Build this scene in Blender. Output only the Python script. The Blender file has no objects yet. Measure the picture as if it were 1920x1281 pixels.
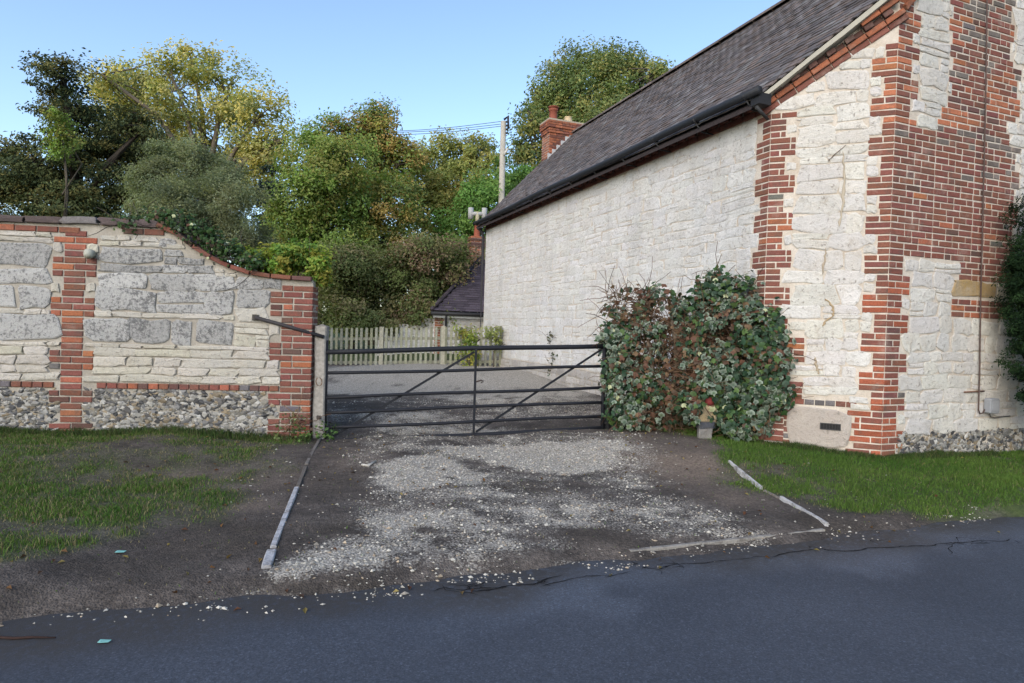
import bpy, math, random
import numpy as np
from mathutils import Matrix, Vector, Euler

random.seed(7)
rng = np.random.default_rng(11)
C = bpy.context.scene.collection
scene = bpy.context.scene
R_ = math.radians

# ------------------------------------------------------------------ camera
FPX, CX, CY, EYE = 1180.0, 960.0, 640.5, 1.5          # focal length in photo pixels, 1920 wide
PITCH, ROLL = R_(1.12), R_(1.75)
CAM_M = Matrix.Rotation(math.pi / 2 - PITCH, 3, 'X') @ Matrix.Rotation(ROLL, 3, 'Z')
cam_data = bpy.data.cameras.new('camera')
cam_data.sensor_width = 36.0
cam_data.lens = FPX / 1920 * 36.0
cam_data.clip_end = 3000
cam_data.clip_start = 0.05
cam = bpy.data.objects.new('camera', cam_data)
C.objects.link(cam)
cam.matrix_world = Matrix.Translation((0, 0, EYE)) @ CAM_M.to_4x4()
scene.camera = cam

# ------------------------------------------------------------------ light
SUN_EL, SUN_AZ = R_(30), R_(206)                       # azimuth clockwise from +Y: behind the camera, to the left
world = bpy.data.worlds.new('World')
scene.world = world
world.use_nodes = True
wt = world.node_tree
wt.nodes.clear()
w_out = wt.nodes.new('ShaderNodeOutputWorld')
w_bg = wt.nodes.new('ShaderNodeBackground')
w_sky = wt.nodes.new('ShaderNodeTexSky')
w_sky.sky_type = 'NISHITA'
w_sky.sun_disc = False
w_sky.sun_elevation = SUN_EL
w_sky.sun_rotation = SUN_AZ
w_sky.air_density = 1.0
w_sky.dust_density = 1.2
w_sky.ozone_density = 2.0
w_bg.inputs['Strength'].default_value = 0.15
wt.links.new(w_sky.outputs[0], w_bg.inputs[0])
wt.links.new(w_bg.outputs[0], w_out.inputs[0])
sun_d = bpy.data.lights.new('sun', 'SUN')
sun_d.energy = 1.05
sun_d.angle = R_(50)
sun_d.color = (1.0, 0.93, 0.83)
sun = bpy.data.objects.new('sun', sun_d)
C.objects.link(sun)
sdir = Vector((math.sin(SUN_AZ) * math.cos(SUN_EL), math.cos(SUN_AZ) * math.cos(SUN_EL), math.sin(SUN_EL)))
sun.rotation_euler = sdir.to_track_quat('Z', 'Y').to_euler()
sun.location = (10, -20, 20)
vs = scene.view_settings
vs.view_transform = 'Standard'
vs.look = 'None'
vs.gamma = 1
vs.use_curve_mapping = False
vs.exposure = 1.05
scene.cycles.max_bounces = 6
scene.cycles.transparent_max_bounces = 4

# ------------------------------------------------------------------ helpers: measuring
CAM_N = np.array(CAM_M)
EYE_P = np.array([0, 0, EYE])
def ray(x, y):
    d = CAM_N @ np.array([(x - CX) / FPX, -(y - CY) / FPX, -1.0])
    return d / d[1]
def at(x, y, Y):                      # point seen at photo pixel x, y at distance Y
    return EYE_P + ray(x, y) * Y
def atz(x, y, z):                     # point seen at photo pixel x, y at height z
    d = ray(x, y)
    return EYE_P + d * ((z - EYE) / d[2])
def proj(P):
    c = (np.asarray(P, float) - EYE_P) @ CAM_N
    return CX + FPX * c[..., 0] / -c[..., 2], CY - FPX * c[..., 1] / -c[..., 2]

# ------------------------------------------------------------------ helpers: noise
def _hash(ix, iy, seed):
    h = (ix.astype(np.int64) * 374761393 + iy.astype(np.int64) * 668265263 + seed * 982451653) & 0x7fffffff
    h = ((h ^ (h >> 13)) * 1274126177) & 0x7fffffff
    return ((h ^ (h >> 16)) & 0xffff) / 65535.0
def vnoise(x, y, seed=0):
    x = np.asarray(x, float); y = np.asarray(y, float)
    ix = np.floor(x); iy = np.floor(y)
    fx = x - ix; fy = y - iy
    fx = fx * fx * (3 - 2 * fx); fy = fy * fy * (3 - 2 * fy)
    a = _hash(ix, iy, seed); b = _hash(ix + 1, iy, seed); c = _hash(ix, iy + 1, seed); d = _hash(ix + 1, iy + 1, seed)
    return (a + (b - a) * fx) * (1 - fy) + (c + (d - c) * fx) * fy
def fbm(x, y, seed=0, octv=4):
    s = 0; a = 0.5; t = 0
    for k in range(octv):
        s = s + a * vnoise(np.asarray(x) * 2 ** k, np.asarray(y) * 2 ** k, seed + k * 17); t += a; a *= 0.5
    return s / t
def sstep(a, b, x):
    t = np.clip((np.asarray(x, float) - a) / (b - a), 0, 1)
    return t * t * (3 - 2 * t)

# ------------------------------------------------------------------ helpers: objects
def tag(o, label=None, cat=None, group=None, kind=None):
    if label: o['label'] = label
    if cat: o['category'] = cat
    if group: o['group'] = group
    if kind: o['kind'] = kind
    return o
def empty(name, loc, label=None, cat=None, group=None):
    o = bpy.data.objects.new(name, None)
    o.location = loc
    o.empty_display_size = 0.2
    C.objects.link(o)
    return tag(o, label, cat, group)
def org(o):                           # world position of a root / part
    p = np.zeros(3)
    while o is not None:
        p = p + np.array(o.location); o = o.parent
    return p

class MB:                             # collects vertices and faces, builds ONE mesh object
    def __init__(self):
        self.v = []; self.f = []; self.c = []; self.n = 0; self.sm = []
    def add(self, V, faces, col=(1, 1, 1), smooth=False):
        V = np.asarray(V, float).reshape(-1, 3)
        if not isinstance(faces, list): faces = [faces]
        for F in faces:
            F = np.asarray(F, np.int64)
            if F.ndim == 1: F = F[None, :]
            self.f.append(F + self.n); self.sm.append(smooth)
        col = np.asarray(col, float)
        if col.ndim == 1: col = np.tile(col, (len(V), 1))
        self.c.append(col); self.v.append(V); self.n += len(V)
        return self
    def mesh(self, name, mat, origin=(0, 0, 0), color=True):
        V = np.concatenate(self.v) - np.asarray(origin)
        me = bpy.data.meshes.new(name)
        me.vertices.add(len(V)); me.vertices.foreach_set('co', V.astype(np.float32).ravel())
        nl = sum(F.size for F in self.f); npoly = sum(len(F) for F in self.f)
        me.loops.add(nl); me.polygons.add(npoly)
        me.loops.foreach_set('vertex_index', np.concatenate([F.ravel() for F in self.f]).astype(np.int32))
        tot = np.concatenate([np.full(len(F), F.shape[1]) for F in self.f])
        st = np.concatenate([[0], np.cumsum(tot)[:-1]])
        me.polygons.foreach_set('loop_start', st.astype(np.int32))
        me.polygons.foreach_set('loop_total', tot.astype(np.int32))
        sm = np.concatenate([np.full(len(F), s) for F, s in zip(self.f, self.sm)])
        me.polygons.foreach_set('use_smooth', sm)
        if color:
            a = me.attributes.new('Col', 'FLOAT_COLOR', 'POINT')
            cc = np.concatenate(self.c); cc = np.concatenate([cc, np.ones((len(cc), 1))], 1)
            a.data.foreach_set('color', cc.astype(np.float32).ravel())
        me.update(calc_edges=True)
        me.validate()
        if mat: me.materials.append(mat)
        return me
    def build(self, name, mat, parent=None, loc=None, color=True):
        o0 = org(parent) if parent is not None else np.zeros(3)
        loc = o0 if loc is None else np.asarray(loc, float)
        o = bpy.data.objects.new(name, self.mesh(name, mat, loc, color))
        o.location = loc - o0
        o.parent = parent
        C.objects.link(o)
        return o

BOXF = np.array([[0, 3, 2, 1], [4, 5, 6, 7], [0, 1, 5, 4], [1, 2, 6, 5], [2, 3, 7, 6], [3, 0, 4, 7]])
def box_v(x0, x1, y0, y1, z0, z1):
    return np.array([[x0, y0, z0], [x1, y0, z0], [x1, y1, z0], [x0, y1, z0], [x0, y0, z1], [x1, y0, z1], [x1, y1, z1], [x0, y1, z1]], float)
def tube(mb, pts, rad, n=6, col=(1, 1, 1), caps=True, smooth=True):
    pts = np.asarray(pts, float); m = len(pts)
    rad = np.full(m, rad) if np.isscalar(rad) else np.asarray(rad, float)
    T = np.gradient(pts, axis=0); T /= np.linalg.norm(T, axis=1)[:, None] + 1e-9
    up = np.array([0, 0, 1.0]) if abs(T[0, 2]) < 0.9 else np.array([1.0, 0, 0])
    A = np.cross(T, up); A /= np.linalg.norm(A, axis=1)[:, None] + 1e-9
    B = np.cross(T, A)
    ang = np.arange(n) * 2 * math.pi / n
    V = pts[:, None, :] + rad[:, None, None] * (A[:, None, :] * np.cos(ang)[None, :, None] + B[:, None, :] * np.sin(ang)[None, :, None])
    i = np.arange(m - 1)[:, None] * n; j = np.arange(n)[None, :]; j2 = (j + 1) % n
    F = np.stack([i + j, i + j2, i + n + j2, i + n + j], -1).reshape(-1, 4)
    fs = [F]
    if caps: fs += [np.arange(n)[::-1][None, :], (np.arange(n) + (m - 1) * n)[None, :]]
    mb.add(V.reshape(-1, 3), fs, col, smooth)
    return mb
def lathe(mb, base, prof, n=12, col=(1, 1, 1)):
    pts = [(base[0], base[1], base[2] + z) for r, z in prof]
    V = []
    for (r, z) in prof:
        for k in range(n):
            a = 2 * math.pi * k / n
            V.append((base[0] + r * math.cos(a), base[1] + r * math.sin(a), base[2] + z))
    m = len(prof)
    F = [[i * n + k, i * n + (k + 1) % n, (i + 1) * n + (k + 1) % n, (i + 1) * n + k] for i in range(m - 1) for k in range(n)]
    mb.add(V, [np.array(F), np.arange(n)[::-1][None, :], (np.arange(n) + (m - 1) * n)[None, :]], col, True)

class Frame:                          # a wall face: x to the right seen from outside, y INTO the wall, z up
    def __init__(self, o, xdir):
        self.o = np.asarray(o, float); x = np.asarray(xdir, float); self.x = x / np.linalg.norm(x)
        self.y = np.array([-self.x[1], self.x[0], 0]); self.z = np.array([0, 0, 1.0])
        self.a = math.atan2(self.x[1], self.x[0])
        self.M = np.stack([self.x, self.y, self.z])
    def w(self, P):
        return self.o + np.asarray(P, float) @ self.M
    def at(self, x, y):               # photo pixel -> (x, z) on this face
        d = ray(x, y); t = ((self.o - EYE_P) @ self.y) / (d @ self.y)
        p = EYE_P + d * t - self.o
        return p @ self.x, (EYE_P + d * t)[2]

# ------------------------------------------------------------------ materials
class NT:
    def __init__(self, name):
        self.m = bpy.data.materials.new(name); self.m.use_nodes = True
        self.t = self.m.node_tree; self.t.nodes.clear()
        self.out = self.t.nodes.new('ShaderNodeOutputMaterial')
    def n(self, typ, **kw):
        nd = self.t.nodes.new(typ)
        for k, v in kw.items():
            if k.startswith('i_'):
                key = k[2:]
                nd.inputs[int(key) if key.isdigit() else key.replace('_', ' ')].default_value = v
            else: setattr(nd, k, v)
        return nd
    def l(self, a, b): self.t.links.new(a, b)
    def noise(self, scale, detail=4, rough=0.55, vec=None, dist=0.0):
        nd = self.n('ShaderNodeTexNoise', i_Scale=scale, i_Detail=detail, i_Roughness=rough, i_Distortion=dist)
        self.l(vec or self.pos, nd.inputs['Vector']); return nd.outputs['Fac']
    @property
    def pos(self):
        if not hasattr(self, '_p'): self._p = self.n('ShaderNodeNewGeometry').outputs['Position']
        return self._p
    def scaled(self, s):
        mp = self.n('ShaderNodeMapping'); mp.inputs['Scale'].default_value = s
        self.l(self.pos, mp.inputs['Vector']); return mp.outputs[0]
    def ramp(self, fac, stops):
        r = self.n('ShaderNodeValToRGB'); e = r.color_ramp.elements
        while len(e) < len(stops): e.new(0.5)
        for el, (p, c) in zip(e, stops):
            el.position = p; el.color = (c if isinstance(c, tuple) else (c, c, c)) + (1,)
        self.l(fac, r.inputs[0]); return r.outputs[0]
    def mix(self, fac, a, b, mode='MIX'):
        m = self.n('ShaderNodeMix', data_type='RGBA', blend_type=mode, clamp_factor=True)
        for s, v in ((m.inputs[0], fac), (m.inputs[6], a), (m.inputs[7], b)):
            if isinstance(v, (int, float)): s.default_value = v
            elif isinstance(v, tuple): s.default_value = v + (1,)
            else: self.l(v, s)
        return m.outputs[2]
    def math(self, op, a, b=0.5):
        m = self.n('ShaderNodeMath', operation=op)
        for s, v in zip(m.inputs, (a, b)):
            if isinstance(v, (int, float)): s.default_value = v
            else: self.l(v, s)
        return m.outputs[0]
    def tint(self, joined):
        if joined: return self.n('ShaderNodeAttribute', attribute_name='Col').outputs['Color']
        return self.n('ShaderNodeObjectInfo').outputs['Color']
    def bump(self, h, strength=0.4, dist=0.01):
        b = self.n('ShaderNodeBump', i_Strength=strength, i_Distance=dist); self.l(h, b.inputs['Height']); return b.outputs[0]
    def fin(self, col, rough=0.85, normal=None, spec=0.3, metal=0.0):
        p = self.n('ShaderNodeBsdfPrincipled')
        for s, v in ((p.inputs['Base Color'], col), (p.inputs['Roughness'], rough)):
            if isinstance(v, tuple): s.default_value = v + (1,)
            elif isinstance(v, (int, float)): s.default_value = v
            else: self.l(v, s)
        p.inputs['Specular IOR Level'].default_value = spec
        p.inputs['Metallic'].default_value = metal
        if normal is not None: self.l(normal, p.inputs['Normal'])
        self.l(p.outputs[0], self.out.inputs[0]); return self.m

def mat_brick(name, joined):
    t = NT(name); c = t.tint(joined)
    n1 = t.noise(9, 5, 0.65); n2 = t.noise(70, 3, 0.6); n3 = t.noise(3.2, 5, 0.7)
    c = t.mix(0.75, c, t.ramp(n2, [(0.25, 0.55), (0.7, 1.25)]), 'MULTIPLY')
    c = t.mix(t.ramp(n1, [(0.50, 0.0), (0.70, 0.6)]), c, (0.085, 0.066, 0.055))
    c = t.mix(t.ramp(n3, [(0.56, 0.0), (0.74, 0.45)]), c, (0.38, 0.30, 0.25))
    return t.fin(c, 0.9, t.bump(n2, 0.5, 0.006), 0.2)
def mat_mortar(name, base, dark):
    t = NT(name); n1 = t.noise(5, 6, 0.65); n2 = t.noise(60, 4, 0.7)
    c = t.mix(t.ramp(n1, [(0.42, 0.0), (0.78, 1.0)]), base, dark)
    c = t.mix(0.5, c, t.ramp(n2, [(0.25, 0.6), (0.7, 1.2)]), 'MULTIPLY')
    return t.fin(c, 0.95, t.bump(n2, 0.7, 0.008), 0.15)
def mat_white_stone(name, joined):    # lime-washed chalk stone: patchy wash, dirty streaks, bare buff spots
    t = NT(name); c = t.tint(joined)
    n1 = t.noise(2.2, 6, 0.65); n2 = t.noise(24, 5, 0.7); n3 = t.noise(110, 3, 0.7)
    st = t.noise(1.0, 6, 0.7, t.scaled((2.6, 2.6, 0.45)))
    n4 = t.noise(7.5, 6, 0.72, dist=0.6)
    c = t.mix(t.ramp(n1, [(0.45, 0.0), (0.72, 0.40)]), c, (0.55, 0.50, 0.43))
    c = t.mix(t.ramp(st, [(0.48, 0.0), (0.72, 0.6)]), c, (0.40, 0.39, 0.37))
    c = t.mix(t.ramp(n4, [(0.53, 0.0), (0.68, 0.55)]), c, (0.40, 0.35, 0.285))
    c = t.mix(t.ramp(n2, [(0.56, 0.0), (0.68, 0.85)]), c, (0.23, 0.205, 0.175))
    c = t.mix(0.5, c, t.ramp(n3, [(0.2, 0.66), (0.7, 1.12)]), 'MULTIPLY')
    h = t.math('ADD', t.math('ADD', t.math('MULTIPLY', n2, 1.6), t.math('MULTIPLY', n3, 0.6)), t.math('MULTIPLY', n4, 1.6))
    return t.fin(c, 0.95, t.bump(h, 0.9, 0.012), 0.12)
def mat_grey_stone(name, joined):     # weathered ashlar with black lichen
    t = NT(name); c = t.tint(joined)
    n1 = t.noise(4.0, 6, 0.75); n2 = t.noise(32, 6, 0.8); n3 = t.noise(75, 4, 0.75)
    c = t.mix(0.7, c, t.ramp(n3, [(0.2, 0.5), (0.7, 1.3)]), 'MULTIPLY')
    k = t.math('ADD', t.math('MULTIPLY', n1, 0.45), t.math('MULTIPLY', n2, 0.75))
    c = t.mix(t.ramp(k, [(0.60, 0.0), (0.68, 0.7)]), c, (0.095, 0.095, 0.096))
    c = t.mix(t.ramp(t.math('ADD', t.math('MULTIPLY', n3, .75), t.math('MULTIPLY', n1, .35)), [(0.60, 0.0), (0.68, 0.8)]), c, (0.07, 0.07, 0.072))
    c = t.mix(t.ramp(n2, [(0.30, 0.75), (0.42, 0.0)]), c, (0.46, 0.45, 0.40))
    h = t.math('ADD', t.math('MULTIPLY', n2, 1.5), n3)
    return t.fin(c, 0.95, t.bump(h, 0.9, 0.014), 0.15)
def mat_tint(name, joined, rough=0.8, spec=0.3, scale=30, amt=0.5, bumpd=0.006, lo=0.6, hi=1.2):
    t = NT(name); c = t.tint(joined)
    n = t.noise(scale, 5, 0.65)
    c = t.mix(amt, c, t.ramp(n, [(0.25, lo), (0.75, hi)]), 'MULTIPLY')
    return t.fin(c, rough, t.bump(n, 0.5, bumpd), spec)
def mat_leaf(name, rough=0.55, trans=0.3, spec=0.35):
    t = NT(name); c = t.tint(True)
    p = t.n('ShaderNodeBsdfPrincipled'); t.l(c, p.inputs['Base Color'])
    p.inputs['Roughness'].default_value = rough; p.inputs['Specular IOR Level'].default_value = spec
    tr = t.n('ShaderNodeBsdfTranslucent')
    t.l(t.mix(1.0, c, (1.15, 1.2, 0.5), 'MULTIPLY'), tr.inputs[0])
    mx = t.n('ShaderNodeMixShader'); mx.inputs[0].default_value = trans
    t.l(p.outputs[0], mx.inputs[1]); t.l(tr.outputs[0], mx.inputs[2]); t.l(mx.outputs[0], t.out.inputs[0])
    return t.m

M = {}
M['brick'] = mat_brick('brick_fired_clay', False); M['brick_j'] = mat_brick('brick_fired_clay_joined', True)
M['white'] = mat_white_stone('limewashed_stone', False); M['white_j'] = mat_white_stone('limewashed_stone_joined', True)
M['grey'] = mat_grey_stone('lichened_stone', False)
M['mortar_h'] = mat_mortar('pale_lime_mortar', (0.56, 0.50, 0.425), (0.38, 0.31, 0.235))
M['mortar_w'] = mat_mortar('buff_mortar', (0.38, 0.345, 0.29), (0.23, 0.205, 0.17))
M['coping'] = mat_brick('weathered_coping', False)
M['flint'] = mat_tint('flint', True, 0.6, 0.4, 45, 0.6, 0.006)
M['tile'] = mat_tint('clay_roof_tile', False, 0.85, 0.25, 22, 0.7, 0.004, 0.5, 1.35); M['tile_j'] = mat_tint('clay_roof_tile_joined', True, 0.85, 0.25, 22, 0.7, 0.004, 0.5, 1.35)
M['iron'] = mat_tint('black_painted_iron', True, 0.6, 0.22, 35, 0.5, 0.002, 0.5, 1.5)
M['wood'] = mat_tint('weathered_timber', True, 0.9, 0.15, 26, 0.7, 0.006, 0.4, 1.3)
M['plain'] = mat_tint('painted_surface', True, 0.8, 0.25, 14, 0.4, 0.003, 0.75, 1.15)
def mat_kerb():
    t = NT('old_concrete'); c = t.tint(True); n1 = t.noise(9, 6, 0.75); n2 = t.noise(60, 4, 0.7)
    c = t.mix(t.ramp(n1, [(0.48, 0.0), (0.66, 0.8)]), c, (0.11, 0.095, 0.083))
    c = t.mix(0.7, c, t.ramp(n2, [(0.25, 0.5), (0.7, 1.25)]), 'MULTIPLY')
    return t.fin(c, 0.95, t.bump(n2, 0.8, 0.01), 0.1)
M['kerb'] = mat_kerb()
M['leaf'] = mat_leaf('tree_leaf', 0.6, 0.42, 0.25); M['ivy'] = mat_leaf('ivy_leaf', 0.55, 0.12, 0.16); M['needle'] = mat_leaf('needle_leaf', 0.8, 0.12, 0.08)
M['bark'] = mat_tint('bark', True, 0.95, 0.1, 18, 0.7, 0.02, 0.4, 1.3)
M['grass'] = mat_leaf('grass_blade', 0.7, 0.3, 0.2)
M['pebble'] = mat_tint('pebble', True, 0.85, 0.25, 60, 0.5, 0.002)

# ------------------------------------------------------------------ lie of the land
HA = R_(21.3)                                          # the house and the road run at this angle to the view
HU = np.array([math.cos(HA), math.sin(HA), 0]); HV = np.array([-math.sin(HA), math.cos(HA), 0])
LC = np.array([3.036, 7.63, 0.0]); RC = np.array([4.246, 7.15, 0.0])       # the two corners of the splayed house front
RU = np.array([math.cos(R_(20.5)), math.sin(R_(20.5))]); RN = np.array([-RU[1], RU[0]])
def road_d(x, y):                                      # metres beyond the road edge
    return (np.asarray(x) * RN[0] + (np.asarray(y) - 3.80) * RN[1])
def road_t(x, y): return np.asarray(x) * RU[0] + (np.asarray(y) - 3.80) * RU[1]
CTRL = np.array([(-4.9, 7.05, .165), (-2.6, 7.4, .165), (-8, 6.6, .16), (-2.2, 7.5, .07), (-.4, 7.9, .10), (1.3, 8.27, .16), (3.1, 7.5, .185), (4.25, 7.05, .17),
    (6.4, 7.9, .13), (1.7, 8.2, .24), (2.5, 7.9, .25), (1.5, 11.3, .40), (-.2, 16, .46), (-4.8, 16, .36), (-2.2, 11, .28), (.5, 10, .27), (-3, 5.0, .08), (-1.6, 5, .07),
    (-5, 4.5, .07), (1, 5.5, .07), (2.5, 5.3, .06), (4.4, 6.2, .10), (0, 6.5, .085), (-1.1, 3.5, .045), (1, 4.3, .045), (3.5, 5.2, .045), (6, 6.3, .045), (-4, 2.5, .04), (8, 7.2, .05),
    (-8, 14, .4), (-14, 20, .6), (0, 26, .8), (14, 30, .9), (-20, 40, 1.2), (10, 60, 1.5), (12, 10, .2), (-12, 6, .15)])
def gz0(x, y):
    x = np.asarray(x, float); y = np.asarray(y, float)
    num = 0; den = 0
    for cx, cy, cz in CTRL:
        s = 0.55 if cy < 9 else (1.4 if cy < 17 else 6.0)
        r2 = (x - cx) ** 2 + (y - cy) ** 2
        w = np.exp(-r2 / (2 * s * s)) + 2e-3 / (1 + r2 * r2)
        num = num + w * cz; den = den + w
    return num / den
def gz(x, y):
    x = np.asarray(x, float); y = np.asarray(y, float)
    d = road_d(x, y) + 0.10 * (fbm(x * 2.2, y * 2.2, 5, 4) - 0.5) * 2
    d = d - .11 * sstep(-.8, -2.2, x)
    z = gz0(x, y) + 0.018 * (fbm(x * 1.3, y * 1.3, 3, 4) - 0.5) * 2 + 0.012 * (fbm(x * 7, y * 7, 4, 3) - 0.5) * 2
    k = sstep(-0.10, 0.30, d)
    near = -0.05 + (z + 0.05) * k
    far = -0.05 + 0.17 * sstep(0.0, 0.4, -road_d(x, y) - 6.2)
    return np.where(road_d(x, y) > -3, near, far)

def blobs(x, y, L):
    m = 0
    for px, py, hw, hh, a in L:
        c = atz(px, py, .1); t = atz(px, py - hh, .1); bt = atz(px, py + hh, .1)
        rx = hw * c[1] / FPX; ry = max(0.05, abs(t[1] - bt[1]) / 2)
        ang = math.atan2(c[0], c[1])
        dx = x - c[0]; dy = y - c[1]
        m = np.maximum(m, a * np.exp(-((dx / rx) ** 2 + (dy / ry) ** 2) ** 1.5))
    return m
GRASS = [(1330, 828, 90, 14, .9), (1450, 855, 110, 24, 1), (1560, 880, 130, 34, 1), (1720, 890, 170, 36, 1), (1880, 890, 150, 36, 1), (1740, 932, 190, 20, .9), (1890, 930, 140, 24, 1.0), (1600, 935, 90, 16, .6), (1290, 822, 60, 10, .9),
    (2100, 880, 200, 50, 1), (90, 832, 170, 22, 1.1), (330, 828, 190, 13, 1.1), (510, 832, 100, 9, .75), (40, 880, 120, 22, .8), (180, 880, 130, 16, .65), (290, 912, 110, 18, .75), (400, 925, 60, 10, .55),
    (480, 880, 100, 20, .42), (100, 960, 150, 26, .85), (210, 965, 110, 32, .9), (40, 1020, 110, 40, 1.0), (110, 1010, 90, 26, .8), (-150, 950, 200, 90, 1), (330, 860, 120, 14, .5), (250, 990, 70, 20, .7), (1500, 905, 150, 20, .8), (1400, 880, 60, 18, .7), (1650, 915, 200, 24, .9),
    (1090, 738, 90, 13, .8), (1000, 715, 90, 8, .6), (760, 696, 200, 5, .8), (615, 815, 30, 12, .6), (1215, 812, 50, 7, .7)]
GRAVEL = [(820, 985, 250, 48, .8), (1050, 950, 230, 40, .62), (1250, 955, 170, 34, .55), (650, 1025, 110, 36, .85), (560, 1045, 60, 30, .7), (790, 885, 80, 26, 2.4), (880, 895, 60, 15, 1.2), (920, 850, 130, 14, 1.1), (1030, 862, 115, 20, 2.4),
    (1130, 850, 60, 14, .9), (900, 930, 160, 30, .6), (1100, 910, 110, 16, .5), (700, 1083, 230, 13, .9), (1000, 1058, 160, 9, .9), (480, 1105, 110, 12, .6), (250, 1120, 130, 9, .4), (1150, 1030, 120, 8, .8), (1350, 985, 120, 14, .6),
    (760, 728, 170, 22, 1.5), (900, 730, 170, 18, 1.5), (690, 752, 120, 14, 1.2), (950, 770, 190, 20, .75), (1040, 760, 90, 14, .8), (760, 800, 170, 10, .7), (970, 800, 150, 10, .6), (1000, 745, 140, 12, 1.3), (850, 750, 200, 14, 1.0), (820, 815, 160, 10, .8)]
DARK = [(1130, 995, 75, 12, 1), (700, 1068, 120, 7, .9), (880, 1066, 90, 7, 1), (1050, 1042, 90, 5, .8), (560, 1075, 60, 8, .9), (780, 985, 40, 12, .7), (640, 980, 80, 14, .8), (640, 900, 60, 26, .6), (400, 1000, 140, 40, .85), (250, 1050, 160, 28, .7),
    (1560, 965, 140, 14, .8), (1700, 952, 160, 8, .7), (1450, 1000, 110, 9, .9), (1300, 1022, 120, 7, .8), (720, 790, 110, 9, .7), (640, 770, 60, 9, .8), (950, 905, 130, 12, .5)]
BROWN = [(1270, 870, 130, 32, 1), (1180, 845, 90, 18, .8), (1380, 925, 80, 18, .6), (670, 860, 60, 24, .5), (500, 900, 110, 20, .6), (350, 890, 140, 14, .7), (430, 940, 110, 16, .8), (600, 700, 60, 8, .6), (690, 715, 90, 6, .8), (960, 716, 90, 8, .8)]
def masks(x, y):
    n1 = fbm(x * 1.6, y * 2.2, 21, 5); n2 = fbm(x * 5, y * 6, 22, 4); n3 = .5 * fbm(x * 2.5, y * 3, 25, 5) + .5 * fbm(x * 9, y * 10, 26, 4)
    g = blobs(x, y, GRASS)
    farg = sstep(16.4, 17.5, y) + sstep(-6.2, -7.0, road_d(x, y))
    g = np.clip(np.maximum(g, farg), 0, 1.2)
    verge = np.where(x < 0, .50 * sstep(.55, 1.6, road_d(x, y)) * sstep(-1.75, -2.3, x + .25 * (y - 5)), .0) * (y < 7.6)
    g = np.maximum(g, verge)
    grass = np.clip(sstep(0.14, 0.80, g * (np.where(x > 1, .45, .26) + 1.05 * n1 + 1.1 * (n2 - .42))), 0, 1)
    v = blobs(x, y, GRAVEL)
    dk = blobs(x, y, DARK)
    v = np.maximum(v, np.maximum(.40 * sstep(8.6, 9.2, y) * sstep(15.8, 15, y) * sstep(-4.6, -4.0, x) * sstep(1.2, .6, x + .36 * (y - 12)), .46 * sstep(.1, .3, road_d(x, y)) * sstep(-1.75, -.9, x + .22 * (y - 5)) * sstep(2.2, 1.2, x) * (y < 8)))
    gravel = np.clip(sstep(0.10, 0.85, v * (0.12 + 1.45 * n3 + 1.2 * (n2 - .45)) - 0.6 * dk * v), 0, 1) * (1 - grass)
    brown = np.clip(blobs(x, y, BROWN) * (0.3 + 1.4 * n1) , 0, 1) * (1 - grass)
    return grass, gravel, brown, dk

def axis(lo, hi, step, far_lo, far_hi, grow=1.16):
    a = list(np.arange(lo, hi, step))
    s = step; p = a[-1]
    while p < far_hi: s *= grow; p += s; a.append(p)
    s = step; p = a[0]; pre = []
    while p > far_lo: s *= grow; p -= s; pre.append(p)
    return np.array(pre[::-1] + a)
gx = axis(-6.6, 7.2, 0.042, -900, 900); gy = axis(2.3, 9.6, 0.042, -700, 1500, 1.10)
GX, GY = np.meshgrid(gx, gy)
GZv = gz(GX, GY)
mg, mv, mb_, md = masks(GX, GY)
mbg = MB()
nx, ny = len(gx), len(gy)
ii = (np.arange(ny - 1)[:, None] * nx + np.arange(nx - 1)[None, :]).ravel()
mbg.add(np.stack([GX, GY, GZv], -1).reshape(-1, 3), np.stack([ii, ii + 1, ii + nx + 1, ii + nx], 1), np.stack([mg, mv, mb_], -1).reshape(-1, 3), True)
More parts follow.
